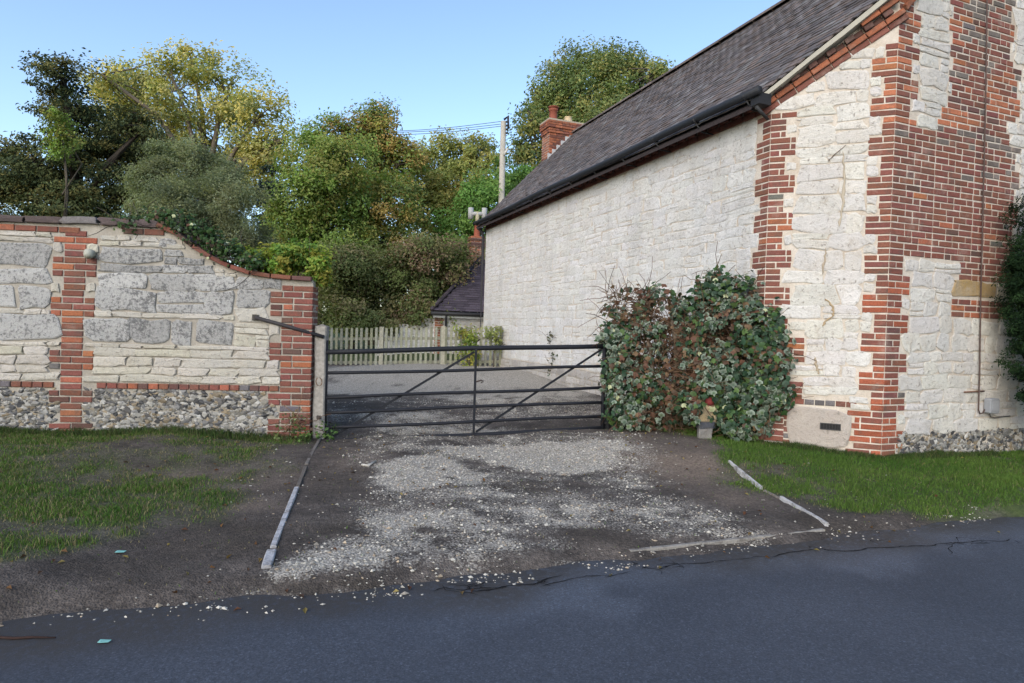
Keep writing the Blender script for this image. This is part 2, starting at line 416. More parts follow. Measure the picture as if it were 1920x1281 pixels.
def mat_ground():
    t = NT('soil_and_gravel')
    sep = t.n('ShaderNodeSeparateColor'); t.l(t.tint(True), sep.inputs[0])
    n1 = t.noise(3.5, 6, 0.7); n2 = t.noise(38, 5, 0.7); n3 = t.noise(14, 5, 0.7)
    soil = t.ramp(t.math('ADD', t.math('MULTIPLY', n1, 0.5), t.math('MULTIPLY', n2, 0.5)), [(0.32, (0.024, 0.021, 0.019)), (0.48, (0.066, 0.056, 0.049)), (0.64, (0.145, 0.122, 0.105))])
    brown = t.ramp(n2, [(0.3, (0.085, 0.064, 0.050)), (0.7, (0.20, 0.16, 0.128))])
    c = t.mix(sep.outputs[2], soil, brown)
    damp = t.n('ShaderNodeAttribute', attribute_name='Damp').outputs['Fac']
    c = t.mix(t.math('MULTIPLY', damp, 0.85), c, t.ramp(n2, [(0.3, (0.030, 0.025, 0.021)), (0.7, (0.078, 0.065, 0.053))]))
    vo = t.n('ShaderNodeTexVoronoi', i_Scale=85.0); t.l(t.pos, vo.inputs['Vector'])
    sv = t.n('ShaderNodeSeparateColor'); t.l(vo.outputs['Color'], sv.inputs[0])
    stone = t.ramp(sv.outputs[0], [(0.0, (0.18, 0.16, 0.135)), (0.5, (0.35, 0.32, 0.27)), (1.0, (0.56, 0.52, 0.45))])
    gm = t.math('GREATER_THAN', t.math('ADD', t.math('MULTIPLY', sep.outputs[1], 0.9), t.math('MULTIPLY', n3, 0.35)), t.math('ADD', sv.outputs[1], 0.0))
    gm = t.math('MULTIPLY', gm, t.ramp(sep.outputs[1], [(0.05, 0.0), (0.25, 1.0)]))
    c = t.mix(t.math('MULTIPLY', gm, t.ramp(sep.outputs[1], [(0.3, 0.35), (0.95, 0.8)])), c, stone)
    gcol = t.ramp(t.math('ADD', t.math('MULTIPLY', n3, .5), t.math('MULTIPLY', n2, .5)), [(0.35, (0.034, 0.056, 0.015)), (0.65, (0.080, 0.105, 0.032))])
    c = t.mix(t.math('MULTIPLY', sep.outputs[0], 0.85), c, gcol)
    h = t.math('ADD', t.math('MULTIPLY', n2, 1.0), t.math('MULTIPLY', vo.outputs['Distance'], -0.6))
    return t.fin(c, 0.95, t.bump(h, 0.8, 0.012), 0.12)
ground = mbg.build('ground', mat_ground())
da = ground.data.attributes.new('Damp', 'FLOAT', 'POINT'); da.data.foreach_set('value', np.clip(md * (.4 + 1.1 * fbm(GX * 2.5, GY * 3, 29, 4)), 0, 1).astype(np.float32).ravel())
tag(ground, 'bare earth, grass verge and gravel court sloping up from the road', kind='structure')

# ------------------------------------------------------------------ road
rt = axis(-7, 9, 0.06, -220, 260, 1.18); rd = np.concatenate([np.arange(-6.4, -1.2, 0.2), np.arange(-1.2, 0.45, 0.05)])
RT, RD = np.meshgrid(rt, rd)
PX = RT * RU[0] + RD * RN[0]; PY = 3.80 + RT * RU[1] + RD * RN[1]
PZ = 0.012 * (fbm(PX * .8, PY * .8, 41, 3) - 0.5) - 0.004 * np.abs(RD + 3.1)
dirt = np.clip(sstep(-0.50, 0.05, RD + 0.8 * (fbm(PX * 1.7, PY * 1.7, 44, 5) - 0.5)) , 0, 1)
ts = RT
dirt = np.maximum(dirt, 0.8 * sstep(-2.3, -4.2, RT) * sstep(-1.0, -0.1, RD + 0.5 * (fbm(PX * 2, PY * 2, 45, 4) - .5)))
smooth = .75 * sstep(-.62, -.34, RD + 0.9 * (fbm(PX * 1.5, PY * 1.5, 47, 5) - 0.5)) * sstep(-.9, 0.0, RT) + .14 * sstep(.45, .7, fbm(PX * .5 , PY * 1.2, 49, 5))  # smoother asphalt, also the mask for the painted sky sheen
mbr = MB(); nxr = len(rt)
ii = (np.arange(len(rd) - 1)[:, None] * nxr + np.arange(nxr - 1)[None, :]).ravel()
mbr.add(np.stack([PX, PY, PZ], -1).reshape(-1, 3), np.stack([ii, ii + 1, ii + nxr + 1, ii + nxr], 1), np.stack([dirt, smooth, dirt * 0], -1).reshape(-1, 3), True)
def mat_road():
    t = NT('asphalt')
    sep = t.n('ShaderNodeSeparateColor'); t.l(t.tint(True), sep.inputs[0])
    n1 = t.noise(0.9, 5, 0.6); n2 = t.noise(95, 4, 0.85); n3 = t.noise(28, 5, 0.75); n4 = t.noise(130, 2, 0.8)
    c = t.ramp(n1, [(0.3, (0.033, 0.039, 0.052)), (0.7, (0.046, 0.053, 0.068))])
    c = t.mix(sep.outputs[1], c, (0.074, 0.085, 0.108))  # pale bluish sky reflection painted into the base colour
    c = t.mix(0.75, c, t.ramp(n2, [(0.34, 0.55), (0.68, 1.5)]), 'MULTIPLY')
    vo = t.n('ShaderNodeTexVoronoi', i_Scale=120.0); t.l(t.pos, vo.inputs['Vector'])
    vs_ = t.n('ShaderNodeSeparateColor'); t.l(vo.outputs['Color'], vs_.inputs[0])
    c = t.mix(0.9, c, t.ramp(vs_.outputs[0], [(0.0, 0.62), (0.6, 0.98), (0.9, 1.2), (1.0, 1.7)]), 'MULTIPLY')
    c = t.mix(t.ramp(n4, [(0.66, 0.0), (0.74, 0.22)]), c, (0.20, 0.20, 0.20))
    c = t.mix(t.math('MULTIPLY', t.ramp(n3, [(0.30, 0.0), (0.50, 1.0)]), t.math('MULTIPLY', sep.outputs[0], 0.95)), c, (0.030, 0.026, 0.023))
    rough = t.math('SUBTRACT', 0.72, t.math('MULTIPLY', sep.outputs[1], 0.14))
    return t.fin(c, rough, t.bump(t.math('ADD', n2, t.math('MULTIPLY', n3, 0.6)), 0.5, 0.006), 0.45)
road = mbr.build('road', mat_road())
tag(road, 'dark asphalt road along the foreground', kind='structure')
def road_z(x, y):
    d = road_d(x, y); return 0.012 * (fbm(np.asarray(x) * .8, np.asarray(y) * .8, 41, 3) - 0.5) - 0.004 * np.abs(d + 3.1)
mat_crack = mat_tint('tar_crack', True, 0.95, 0.1, 40, 0.5, 0.003)
def crack(px_pts, wid, seed):
    wid *= .62
    P = np.array([atz(x, y, 0.0)[:2] for x, y in px_pts]); out = []
    for a, b in zip(P[:-1], P[1:]):
        m = max(3, int(np.linalg.norm(b - a) / 0.035))
        for k in range(m): out.append(a + (b - a) * k / m)
    out = np.array(out + [P[-1]])
    r = np.random.default_rng(seed)
    out += (np.stack([fbm(out[:, 0] * 6, out[:, 1] * 6, seed, 4), fbm(out[:, 0] * 6, out[:, 1] * 6, seed + 9, 4)], 1) - .5) * 0.11
    T = np.gradient(out, axis=0); T /= np.linalg.norm(T, axis=1)[:, None] + 1e-9
    N = np.stack([-T[:, 1], T[:, 0]], 1); w = wid * (0.35 + r.random(len(out)))[:, None] * np.minimum(1, np.minimum(np.arange(len(out)), np.arange(len(out))[::-1]) / 3 + .15)[:, None]
    A, Bp = out + N * w, out - N * w
    m = len(out)
    V = np.concatenate([np.c_[A, road_z(A[:, 0], A[:, 1]) + .004], np.c_[Bp, road_z(Bp[:, 0], Bp[:, 1]) + .004]])
    i = np.arange(m - 1)
    o = MB().add(V, np.stack([i, i + m, i + m + 1, i + 1], 1), (0.012, 0.012, 0.013)).build('crack', mat_crack, road)
crack([(1900, 1008), (1800, 1016), (1700, 1022), (1600, 1030), (1530, 1025), (1440, 1040)], .008, 3)
crack([(1785, 1018), (1783, 1038)], .006, 4)
crack([(1440, 1040), (1330, 1052), (1220, 1060)], .006, 5)
crack([(1060, 1078), (1000, 1092), (930, 1104), (880, 1104)], .010, 6)
crack([(1190, 1068), (1100, 1082), (1010, 1096)], .006, 7)
crack([(1262, 1050), (1282, 1064)], .006, 8)
crack([(1235, 1066), (1248, 1078)], .006, 9)
crack([(800, 1108), (840, 1098), (870, 1104), (950, 1100)], .007, 10)
crack([(1920, 1018), (1890, 1004)], .005, 11)

cr_ = np.random.default_rng(77)
for q in range(16):
    x0 = cr_.uniform(820, 1320) if q < 11 else cr_.uniform(1450, 1900); y0 = 1092 - (x0 - 820) * .085 + cr_.uniform(-8, 14)
    pts = [(x0, y0)]
    for _ in range(3): pts.append((pts[-1][0] + cr_.uniform(-26, 34), pts[-1][1] + cr_.uniform(-5, 8)))
    crack(pts, .006, 100 + q)

# ------------------------------------------------------------------ kerb: sunken edging stones round the drive
kerb = empty('kerb', (0, 4.5, 0)); tag(kerb, 'sunken pale edging stones round three sides of the gravel drive', kind='structure')
def edging(p0, p1, wdt, up, col, seed):
    a = atz(*p0, .05); b_ = atz(*p1, .05)
    L_ = math.dist(a[:2], b_[:2]); n = max(1, round(L_ / 0.6)); r = np.random.default_rng(seed)
    za, zb = [-.05 + (float(gz0(*q_[:2])) + .05) * float(sstep(-.10, .30, road_d(*q_[:2]))) + .006 for q_ in (a, b_)]
    d = (b_ - a)[:2] / L_; nn = np.array([-d[1], d[0]])
    for k in range(n):
        s0, s1 = L_ * k / n + .004, L_ * (k + 1) / n - .004
        mb = MB(); m = max(2, int((s1 - s0) / .07)); V = []
        for q in range(m + 1):
            s = s0 + (s1 - s0) * q / m; c = a[:2] + d * s
            z = za + (zb - za) * s / L_
            w = wdt / 2 * (1 + .10 * (r.random() - .5)); h = up + .003 * (r.random() - .5)
            for sx, zz in ((-1, -.1), (-1, h - .006), (-.8, h), (.8, h), (1, h - .006), (1, -.1)):
                pq = c + nn * sx * w; V.append((pq[0], pq[1], z + zz))
        F = [[q * 6 + e, q * 6 + e + 1, q * 6 + e + 7, q * 6 + e + 6] for q in range(m) for e in range(5)]
        mb.add(V, [np.array(F), np.array([[5, 4, 3, 2, 1, 0]]), np.array([[m * 6 + e for e in range(6)]])], col)
        mb.build('edging_stone', M['kerb'], kerb)
edging((556, 923), (512, 1030), 0.038, .014, (0.42, 0.42, 0.43), 1)
edging((509, 1036), (499, 1066), .058, .014, (0.42, 0.42, 0.43), 2)
edging((599, 836), (574, 886), .034, .010, (0.17, 0.155, 0.14), 3)
edging((573, 888), (558, 920), .034, .004, (0.13, 0.115, 0.10), 9)
KA, KB = atz(1366, 890, .05), atz(1551, 982, .05)
def kline(t): P = KA + (KB - KA) * t; P[2] = .05; return proj(P)
edging(kline(0), kline(.40), .026, .016, (0.44, 0.43, 0.42), 4)
edging(kline(.60), kline(1), .028, .024, (0.46, 0.45, 0.44), 5)
edging(kline(.43), kline(.59), .024, .004, (0.24, 0.21, 0.18), 6)
edging((1180, 1024), (1545, 986), .034, .006, (0.27, 0.25, 0.22), 7)

# ------------------------------------------------------------------ gravel
def icosa():
    t = (1 + 5 ** .5) / 2
    v = np.array([(-1, t, 0), (1, t, 0), (-1, -t, 0), (1, -t, 0), (0, -1, t), (0, 1, t), (0, -1, -t), (0, 1, -t), (t, 0, -1), (t, 0, 1), (-t, 0, -1), (-t, 0, 1)], float)
    f = np.array([(0, 11, 5), (0, 5, 1), (0, 1, 7), (0, 7, 10), (0, 10, 11), (1, 5, 9), (5, 11, 4), (11, 10, 2), (10, 7, 6), (7, 1, 8), (3, 9, 4), (3, 4, 2), (3, 2, 6), (3, 6, 8), (3, 8, 9), (4, 9, 5), (2, 4, 11), (6, 2, 10), (8, 6, 7), (9, 8, 1)])
    return v / np.linalg.norm(v[0]), f
OCT_V = np.array([(1, 0, 0), (-1, 0, 0), (0, 1, 0), (0, -1, 0), (0, 0, 1), (0, 0, -1)], float)
OCT_F = np.array([(0, 2, 4), (2, 1, 4), (1, 3, 4), (3, 0, 4), (2, 0, 5), (1, 2, 5), (3, 1, 5), (0, 3, 5)])
def scatter_rocks(P, rad, cols, base=(OCT_V, OCT_F), flat=.65, jit=.35):
    bv, bf = base; n = len(P); k = len(bv)
    V = bv[None] * (1 + jit * (rng.random((n, k, 1)) - .5) * 2)
    V = V * np.stack([1 + .6 * rng.random(n), np.ones(n), flat * (.7 + .6 * rng.random(n))], 1)[:, None, :]
    a = rng.random(n) * 6.283; ca, sa = np.cos(a)[:, None], np.sin(a)[:, None]
    X = V[..., 0] * ca - V[..., 1] * sa; Y = V[..., 0] * sa + V[..., 1] * ca
    V = np.stack([X, Y, V[..., 2]], -1) * rad[:, None, None] + P[:, None, :]
    F = (bf[None] + (np.arange(n) * k)[:, None, None]).reshape(-1, 3)
    return MB().add(V.reshape(-1, 3), F, np.repeat(cols, k, 0))
N = 90000
xs = rng.uniform(-4.5, 4.2, N); ys = rng.uniform(2.9, 10.5, N)
_, pv, pb, pd = masks(xs, ys)
dd = road_d(xs, ys); edge = np.exp(-((dd - .08) / .11) ** 2) * (.04 + .30 * (fbm(xs * 3, ys * 3, 61, 3) > .5))
keep = (rng.random(N) < pv ** 1.3 * .95 + .02 * (pd < .3) * (road_t(xs, ys) > -1.7) + edge) & (dd > -.20 + .22 * rng.random(N))
xs, ys, dd = xs[keep], ys[keep], dd[keep]
zs = np.maximum(gz(xs, ys), np.where(dd < .3, road_z(xs, ys), -1))
rad = np.clip(rng.lognormal(math.log(.0060), .40, len(xs)), .003, .016)
sh = rng.random(len(xs))
pc = np.where(sh[:, None] < .68, np.array([.40, .372, .315]), np.where(sh[:, None] < .88, np.array([.27, .245, .205]), np.array([.34, .27, .19]))) * (.6 + .8 * rng.random((len(xs), 1)))
gravel = scatter_rocks(np.c_[xs, ys, zs + rad * .25], rad, pc).build('gravel', M['pebble'])
tag(gravel, 'loose pale gravel scattered over the drive and road edge', kind='stuff')

# ------------------------------------------------------------------ grass
def blades(P, h, wd_, cols, lean=.45):
    n = len(P); a = rng.random(n) * 6.283; b = rng.random(n) * 6.283
    sx = np.stack([np.cos(a), np.sin(a), 0 * a], 1) * wd_[:, None]
    ln = np.stack([np.cos(b), np.sin(b), 0 * b], 1) * (h * lean * rng.random(n))[:, None]
    mid = P + ln * .35 + np.c_[np.zeros((n, 2)), h * .6]
    tip = P + ln * 1.2 + np.c_[np.zeros((n, 2)), h]
    V = np.stack([P - sx, P + sx, mid + sx * .8, mid - sx * .8, tip], 1)
    k = np.arange(n)[:, None] * 5
    return MB().add(V.reshape(-1, 3), [k + np.array([[0, 1, 2, 3]]), k + np.array([[3, 2, 4]])], np.repeat(cols, 5, 0))
N = 620000
xs = rng.uniform(-6.5, 7.0, N); ys = np.where(rng.random(N) < .9, rng.uniform(2.4, 8.6, N), rng.uniform(8.6, 12.5, N))
g, _, pb, _ = masks(xs, ys)
onr = (((np.c_[xs, ys] - LC[:2]) @ HU[:2] > -.02) & ((np.c_[xs, ys] - LC[:2]) @ HV[:2] > 0)) | (((np.c_[xs, ys] - RC[:2]) @ HV[:2] > .02) & (xs > 4.1))
keep = (rng.random(N) < g ** 1.2 * .85 + .012) & (road_d(xs, ys) > .12) & ~onr
xs, ys, g = xs[keep], ys[keep], g[keep]
hh = (.010 + .024 * rng.random(len(xs))) * (.55 + .75 * g) * np.where(fbm(xs * 3, ys * 3, 71, 3) > .55, 1.35, 1.0)
tone = fbm(xs * 2.2, ys * 2.2, 72, 4)[:, None]
cg = np.array([.036, .092, .012]) * (1 - tone) + np.array([.090, .140, .028]) * tone
dry = (rng.random(len(xs)) < .14 + .35 * (g < .5) + .18 * (xs < 0) - .10 * (xs > 1))[:, None]
cg = 1.2 * np.where(dry, np.array([.15, .13, .07]), cg) * (.65 + .7 * rng.random((len(xs), 1)))
grass = blades(np.c_[xs, ys, gz(xs, ys) - .003], hh, .0018 + .0018 * rng.random(len(xs)), cg, .9).build('grass', M['grass'])
tag(grass, 'short patchy grass on the verges either side of the drive', kind='stuff')

# ------------------------------------------------------------------ fallen leaves
def leaf_quads(P, nrm, size, cols, aspect=.6, fold=.25):
    n = len(P)
    t = rng.normal(size=(n, 3)); t -= (t * nrm).sum(1)[:, None] * nrm; t /= np.linalg.norm(t, axis=1)[:, None] + 1e-9
    b = np.cross(nrm, t)
    s = np.asarray(size)[:, None] * np.ones((n, 1))
    V = np.stack([P - t * s * .5, P + b * s * aspect * .5 + nrm * s * fold, P + t * s * .5, P - b * s * aspect * .5 + nrm * s * fold], 1)
    k = np.arange(n)[:, None] * 4
    return V.reshape(-1, 3), [k + np.array([[0, 1, 2]]), k + np.array([[0, 2, 3]])], np.repeat(cols, 4, 0)
N = 2600
xs = rng.uniform(-6, 6.5, N); ys = rng.uniform(3.2, 9.0, N)
_, pv, pb, pd = masks(xs, ys)
keep = (road_d(xs, ys) > -.25) & (rng.random(N) < .16 + .5 * pb + .3 * (pd > .4)) & ~((((np.c_[xs, ys] - LC[:2]) @ HU[:2] > 0) & (ys > 7.4)) | (((np.c_[xs, ys] - RC[:2]) @ HV[:2] > 0) & (xs > 4.2)))
xs, ys = xs[keep], ys[keep]
nn = rng.normal(size=(len(xs), 3)) * .35 + [0, 0, 1]; nn /= np.linalg.norm(nn, axis=1)[:, None]
pal = np.array([(.15, .075, .03), (.11, .05, .028), (.20, .13, .05), (.07, .04, .028), (.24, .19, .07)])
zs = np.maximum(gz(xs, ys), np.where(road_d(xs, ys) < .3, road_z(xs, ys), -1))
fl = MB().add(*leaf_quads(np.c_[xs, ys, zs + .008], nn, rng.uniform(.018, .05, len(xs)), pal[rng.integers(0, 5, len(xs))] * (.7 + .6 * rng.random((len(xs), 1))))).build('fallen_leaves', M['leaf'])
tag(fl, 'brown fallen leaves littering the drive and verge', kind='stuff')

# ------------------------------------------------------------------ masonry pieces
_bm_cache = {}
WARP = .034
def brick_verts(L, H, D, var):
    r = np.random.default_rng(var * 97 + int(L * 1000) * 7 + int(H * 1000))
    c = .005
    j = lambda s: (r.random() - .5) * s
    V = []
    for x, z in ((-1, -1), (1, -1), (1, 1), (-1, 1)):
        V.append((x * L / 2 + j(.005), c, z * H / 2 + j(.005)))
    for x, z in ((-1, -1), (1, -1), (1, 1), (-1, 1)):
        V.append((x * (L / 2 - c * 1.2) + j(.004), j(.003), z * (H / 2 - c * 1.2) + j(.004)))
    for x, z in ((-1, -1), (1, -1), (1, 1), (-1, 1)):
        V.append((x * L / 2, D, z * H / 2))
    F = [[4, 5, 6, 7]] + [[k, (k + 1) % 4, 4 + (k + 1) % 4, 4 + k] for k in range(4)] + [[8 + k, 8 + (k + 1) % 4, (k + 1) % 4, k] for k in range(4)]
    return np.array(V), np.array(F)
DEEP = .9; PJ = .010
def stone_verts(L, H, D, r, bulge=.005):
    n = 10; V0 = []; cc = min(L, H) * .16
    base = [(-L / 2 + cc, -H / 2), (0, -H / 2), (L / 2 - cc, -H / 2), (L / 2, -H / 2 + cc), (L / 2, H / 2 - cc), (L / 2 - cc, H / 2), (0, H / 2), (-L / 2 + cc, H / 2), (-L / 2, H / 2 - cc), (-L / 2, -H / 2 + cc)]
    jx = min(.045, L * .13); jz = min(.03, H * .16)
    base = np.array(base) + (r.random((n, 2)) - .5) * [jx, jz] * 1.6
    ch = min(.014, min(L, H) * .12)
    inn = base * [max(.5, 1 - 2 * ch / L), max(.5, 1 - 2 * ch / H)]
    A = np.c_[base[:, 0], np.full(n, ch * DEEP), base[:, 1]]
    B = np.c_[inn[:, 0], (r.random(n) - .6) * .006, inn[:, 1]]
    K = np.c_[base[:, 0], np.full(n, D), base[:, 1]]
    cen = np.array([[0, -bulge * r.random(), 0]])
    V = np.concatenate([A, B, K, cen]); k = np.arange(n); k2 = (k + 1) % n
    return V, [np.stack([k, k2, n + k2, n + k], 1), np.stack([2 * n + k, 2 * n + k2, k2, k], 1), np.stack([n + k, n + k2, np.full(n, 3 * n)], 1)]

class Piece:
    __slots__ = ('F', 'x', 'z', 'L', 'H', 'proud', 'tilt', 'col', 'kind', 'seed', 'mat')
    def __init__(s, F, x, z, L, H, proud, col, kind='brick', tilt=0.0, mat=None, seed=0):
        s.F, s.x, s.z, s.L, s.H, s.proud, s.col, s.kind, s.tilt, s.mat, s.seed = F, x, z, L, H, proud, col, kind, tilt, mat, seed
    def area(s):
        c, sn = math.cos(s.tilt), math.sin(s.tilt)
        P = np.array([s.F.w((s.x + c * a * s.L / 2 - sn * b * s.H / 2, -s.proud, s.z + sn * a * s.L / 2 + c * b * s.H / 2)) for a, b in ((-1, -1), (1, -1), (1, 1), (-1, 1))])
        if (P[:, 1] < .3).any(): return 0
        x, y = proj(P)
        if x.max() < 0 or x.min() > 1920 or y.max() < 0 or y.min() > 1281: return 0
        return abs(np.dot(x, np.roll(y, 1)) - np.dot(y, np.roll(x, 1))) / 2
    def geo(s):
        if s.kind == 'stone':
            V, F = stone_verts(s.L, s.H, .05, np.random.default_rng(s.seed))
            gx_, gz_ = s.x + V[:, 0], s.z + V[:, 2]; am = WARP
            V[:, 0] += am * (fbm(gx_ * 2.6, gz_ * 2.6, 301, 2) - .5) * 2; V[:, 2] += am * .9 * (fbm(gx_ * 2.2, gz_ * 3.0, 307, 2) - .5) * 2
            return V, F
        return brick_verts(round(s.L, 2), round(s.H, 3), .045, s.seed % 3)
    def emit(s, root, name):
        if s.kind == 'stone':
            V, F = s.geo(); me = MB().add(V, F).mesh(name, s.mat, color=False)
        else:
            key = (s.kind, round(s.L, 2), round(s.H, 3), s.seed % 3, s.mat.name)
            if key not in _bm_cache:
                V, F = s.geo(); _bm_cache[key] = MB().add(V, F).mesh(name, s.mat, color=False)
            me = _bm_cache[key]
        o = bpy.data.objects.new(name, me)
        o.location = s.F.w((s.x, -s.proud, s.z)) - org(root)
        o.rotation_euler = (0, -s.tilt, s.F.a)
        o.color = tuple(np.clip(s.col, 0, 1)) + (1,)
        o.parent = root; C.objects.link(o)
    def join(s, mb):
        V, F = s.geo(); c, sn = math.cos(s.tilt), math.sin(s.tilt)
        W = np.stack([s.x + V[:, 0] * c - V[:, 2] * sn, V[:, 1] - s.proud, s.z + V[:, 0] * sn + V[:, 2] * c], 1)
        mb.add(s.F.w(W), F, np.clip(s.col, 0, 1))
def emit_all(pieces, root, single, mass, mass_mat, limit=296):
    pieces = sorted(pieces, key=lambda p: -p.area())
    for p in pieces[:limit]: p.emit(root, single)
    if len(pieces) > limit:
        mb = MB()
        for p in pieces[limit:]: p.join(mb)
        tag(mb.build(mass, mass_mat, root), kind='stuff')

RED = np.array([.190, .074, .053]); ORANGE = np.array([.31, .112, .060]); DARK_ = np.array([.115, .062, .052]); BROWN_ = np.array([.175, .070, .053]); SLATE = np.array([.125, .115, .115])
def brick_col(r, w=(.70, .06, .03, .19, .02)):
    k = r.choice(5, p=np.array(w) / sum(w)); c = (RED, ORANGE, DARK_, BROWN_, SLATE)[k]
    return c * (.88 + .24 * r.random()) * np.array([1, .9 + .2 * r.random(), .9 + .2 * r.random()])
def fill_bricks(out, F, x0, x1, z0, k, r, w=None, proud=.0015, hh=.060, from_right=False, colf=None):
    seq = [(.215, .215), (.1025, .215), (.215, .1025)][k % 3]
    x = x0; i = 0; spans = []
    while x < x1 - .02:
        L = seq[i % 2] + .004 * (r.random() - .5)
        if x1 - (x + L) < .06: L = x1 - x
        spans.append((x, x + L)); x += L + .014; i += 1
    if from_right: spans = [(x0 + x1 - b, x0 + x1 - a) for a, b in spans]
    for a, b in spans:
        if b - a < .03: continue
        col = brick_col(r, w or (.70, .06, .03, .19, .02))
        if colf is not None:
            cc = colf((a + b) / 2, z0, r)
            if cc is not None: col = cc * (.8 + .4 * r.random())
        out.append(Piece(F, (a + b) / 2, z0 + hh / 2 + .004 * (r.random() - .5), b - a, hh, proud + .004 * (r.random() - .5), col, tilt=.012 * (r.random() - .5), mat=M['brick'], seed=int(r.integers(0, 99))))
def lay_stones(out, F, x0, x1, z0, z1, hr, wr, blocked, r, mat, colf, gap=.012, split=.2, proud=.005):
    z = z0
    while z < z1 - .03:
        h = min(r.uniform(*hr), z1 - z)
        if z1 - (z + h) < hr[0] * .6: h = z1 - z
        free = [(x0, x1)]
        for bx0, bx1, bz0, bz1 in blocked:
            if bz1 > z + .012 and bz0 < z + h - .012:
                nf = []
                for a, b in free:
                    if bx1 <= a or bx0 >= b: nf.append((a, b)); continue
                    if bx0 > a: nf.append((a, bx0))
                    if bx1 < b: nf.append((bx1, b))
                free = nf
        for a, b in free:
            x = a + gap * .3
            while x < b - .04:
                L = r.uniform(*wr) * (.7 + .6 * h / hr[1])
                if b - (x + L) < wr[0] * .6: L = b - x - gap * .3
                parts = [(z, z + h)]
                if h > .13 and r.random() < split:
                    q = z + h * r.uniform(.35, .65); parts = [(z, q), (q, z + h)]
                for pz0, pz1 in parts:
                    ll, hh = L - gap * r.uniform(.5, 1.4), pz1 - pz0 - gap * r.uniform(.5, 1.3)
                    if ll > .03 and hh > .02:
                        out.append(Piece(F, x + L / 2, (pz0 + pz1) / 2, ll, hh, proud + PJ * (r.random() - .4), colf((x + L / 2), (pz0 + pz1) / 2, r), 'stone', tilt=.03 * (r.random() - .5), mat=mat, seed=int(r.integers(0, 1 << 30))))
                x += L
        z += h

# ------------------------------------------------------------------ the house
DEEP = .2; PJ = .004; WARP = .024
house = empty('house', LC, 'limewashed stone house with red brick quoins, splayed corner and steep dark tiled roof', 'house')
bdir = (RC - LC) / np.linalg.norm(RC - LC); BL = float(np.linalg.norm(RC - LC))
FB = Frame(LC, bdir); FG = Frame(RC, HU); FA = Frame(LC, -HV)
def HS(s, w, z): return LC + HV * s + HU * w + np.array([0, 0, z])
ROOF0, PT = 4.58, 1.05
def roof_z(w): return ROOF0 + PT * np.minimum(w, 4.9 - w)
e = .005; nBs, nBw = .732, .681
def rl(w): return roof_z(w) - .10
# outline of the wall core, set back a little behind the faces of its stones
sL = (-e * nBw / nBs + e / nBs) if False else None
Lc = (-.9287 * e + e / nBs, e); Rs = -.886 + e; Rw = (e / nBs - Rs) / .9287
foot = [(10.6, e), Lc, (Rs, Rw), (Rs, 2.45), (Rs, 4.9), (10.6, 4.9), (10.6, 2.45)]
mb = MB(); n = len(foot)
V = [HS(s, w, -.1) for s, w in foot] + [HS(s, w, rl(w)) for s, w in foot]
mb.add(V, np.array([[i, (i + 1) % n, n + (i + 1) % n, n + i] for i in range(n)]), (1, 1, 1))
mb.build('wall', M['mortar_h'], house, color=False)

bricks, stones = [], []
r = np.random.default_rng(5)
K0 = .10; CH = .0745
def colG(x, z, r):
    if 3.98 < z < 4.22 and .68 < x < 1.25 and r.random() < .85: return ORANGE * 1.1
    if 4.15 < z < 4.55 and 1.5 < x < 2.2 and r.random() < .6: return ORANGE * 1.1
    if 4.7 < z < 4.85 and x > 1.5 and r.random() < .7: return ORANGE
    if (3.8 < z < 4.0 or 3.45 < z < 3.75 and x > 1.2) and r.random() < .45: return np.array([.15, .125, .11])
    if z > 4.2 and r.random() < .22: return np.array([.14, .12, .105])
    return None
def colR(x, z, r):
    if z > 3.9 and r.random() < .38: return ORANGE * 1.1
    if z < 2.3 and r.random() < .55: return np.array([.30, .088, .048])
    return None
blockB, blockG, blockA = [], [], []
for k in range(64):
    z = K0 + CH * k; zm = z + .035
    # left quoin: returns round the corner on to the long wall
    if z < 4.16 and z > .18:
        wide = ((3.93 - zm) % .447) < .2235
        wl = (.285 if wide else .172) if zm > 1.75 else ((.46 if 1.24 < zm < 1.5 or .74 < zm < 1.02 else .27))
        wl += .012 * (r.random() - .5)
        aw = (.225 if wide else .132) + .01 * (r.random() - .5)
        fill_bricks(bricks, FB, 0.004, wl, z, k + 1, r)
        fill_bricks(bricks, FA, -aw, -.006, z, k, r, from_right=True)
        blockB.append((0, wl + .012, z, z + CH)); blockA.append((-aw - .01, 0, z, z + CH))
    # right quoin
    if .16 < z < 5.0:
        wide = ((4.255 - zm) % .447) < .2235
        bl = (BL - .25 if wide else BL - .122) + .014 * (r.random() - .5)
        if z < .68: bl = BL - (.36 if k % 2 else .28)
        gl = (.225 if wide else .345) + .012 * (r.random() - .5)
        if z < 4.94 - .1:
            fill_bricks(bricks, FB, bl, BL - .004, z, k + (0 if wide else 1), r, from_right=True, colf=colR)
            blockB.append((bl - .012, BL, z, z + CH))
        if z > .02:
            if 2.47 < z < 3.93:
                xr = 2.13 + (.09 if (k // 3) % 2 else 0)
                fill_bricks(bricks, FG, .006, xr, z, k, r, (.68, .03, .05, .23, .01), colf=colG); blockG.append((0, xr + .01, z, z + CH))
            else:
                fill_bricks(bricks, FG, .006, gl, z, k + 1, r, colf=colR); blockG.append((0, gl + .01, z, z + CH))
for k in range(64, 92):
    z = K0 + CH * k
    gl = .225 if (k // 3) % 2 else .345
    fill_bricks(bricks, FG, .006, gl, z, k + 1, r, colf=colR); blockG.append((0, gl + .01, z, z + CH)) if rl(.954 + gl) > z + .1 else None
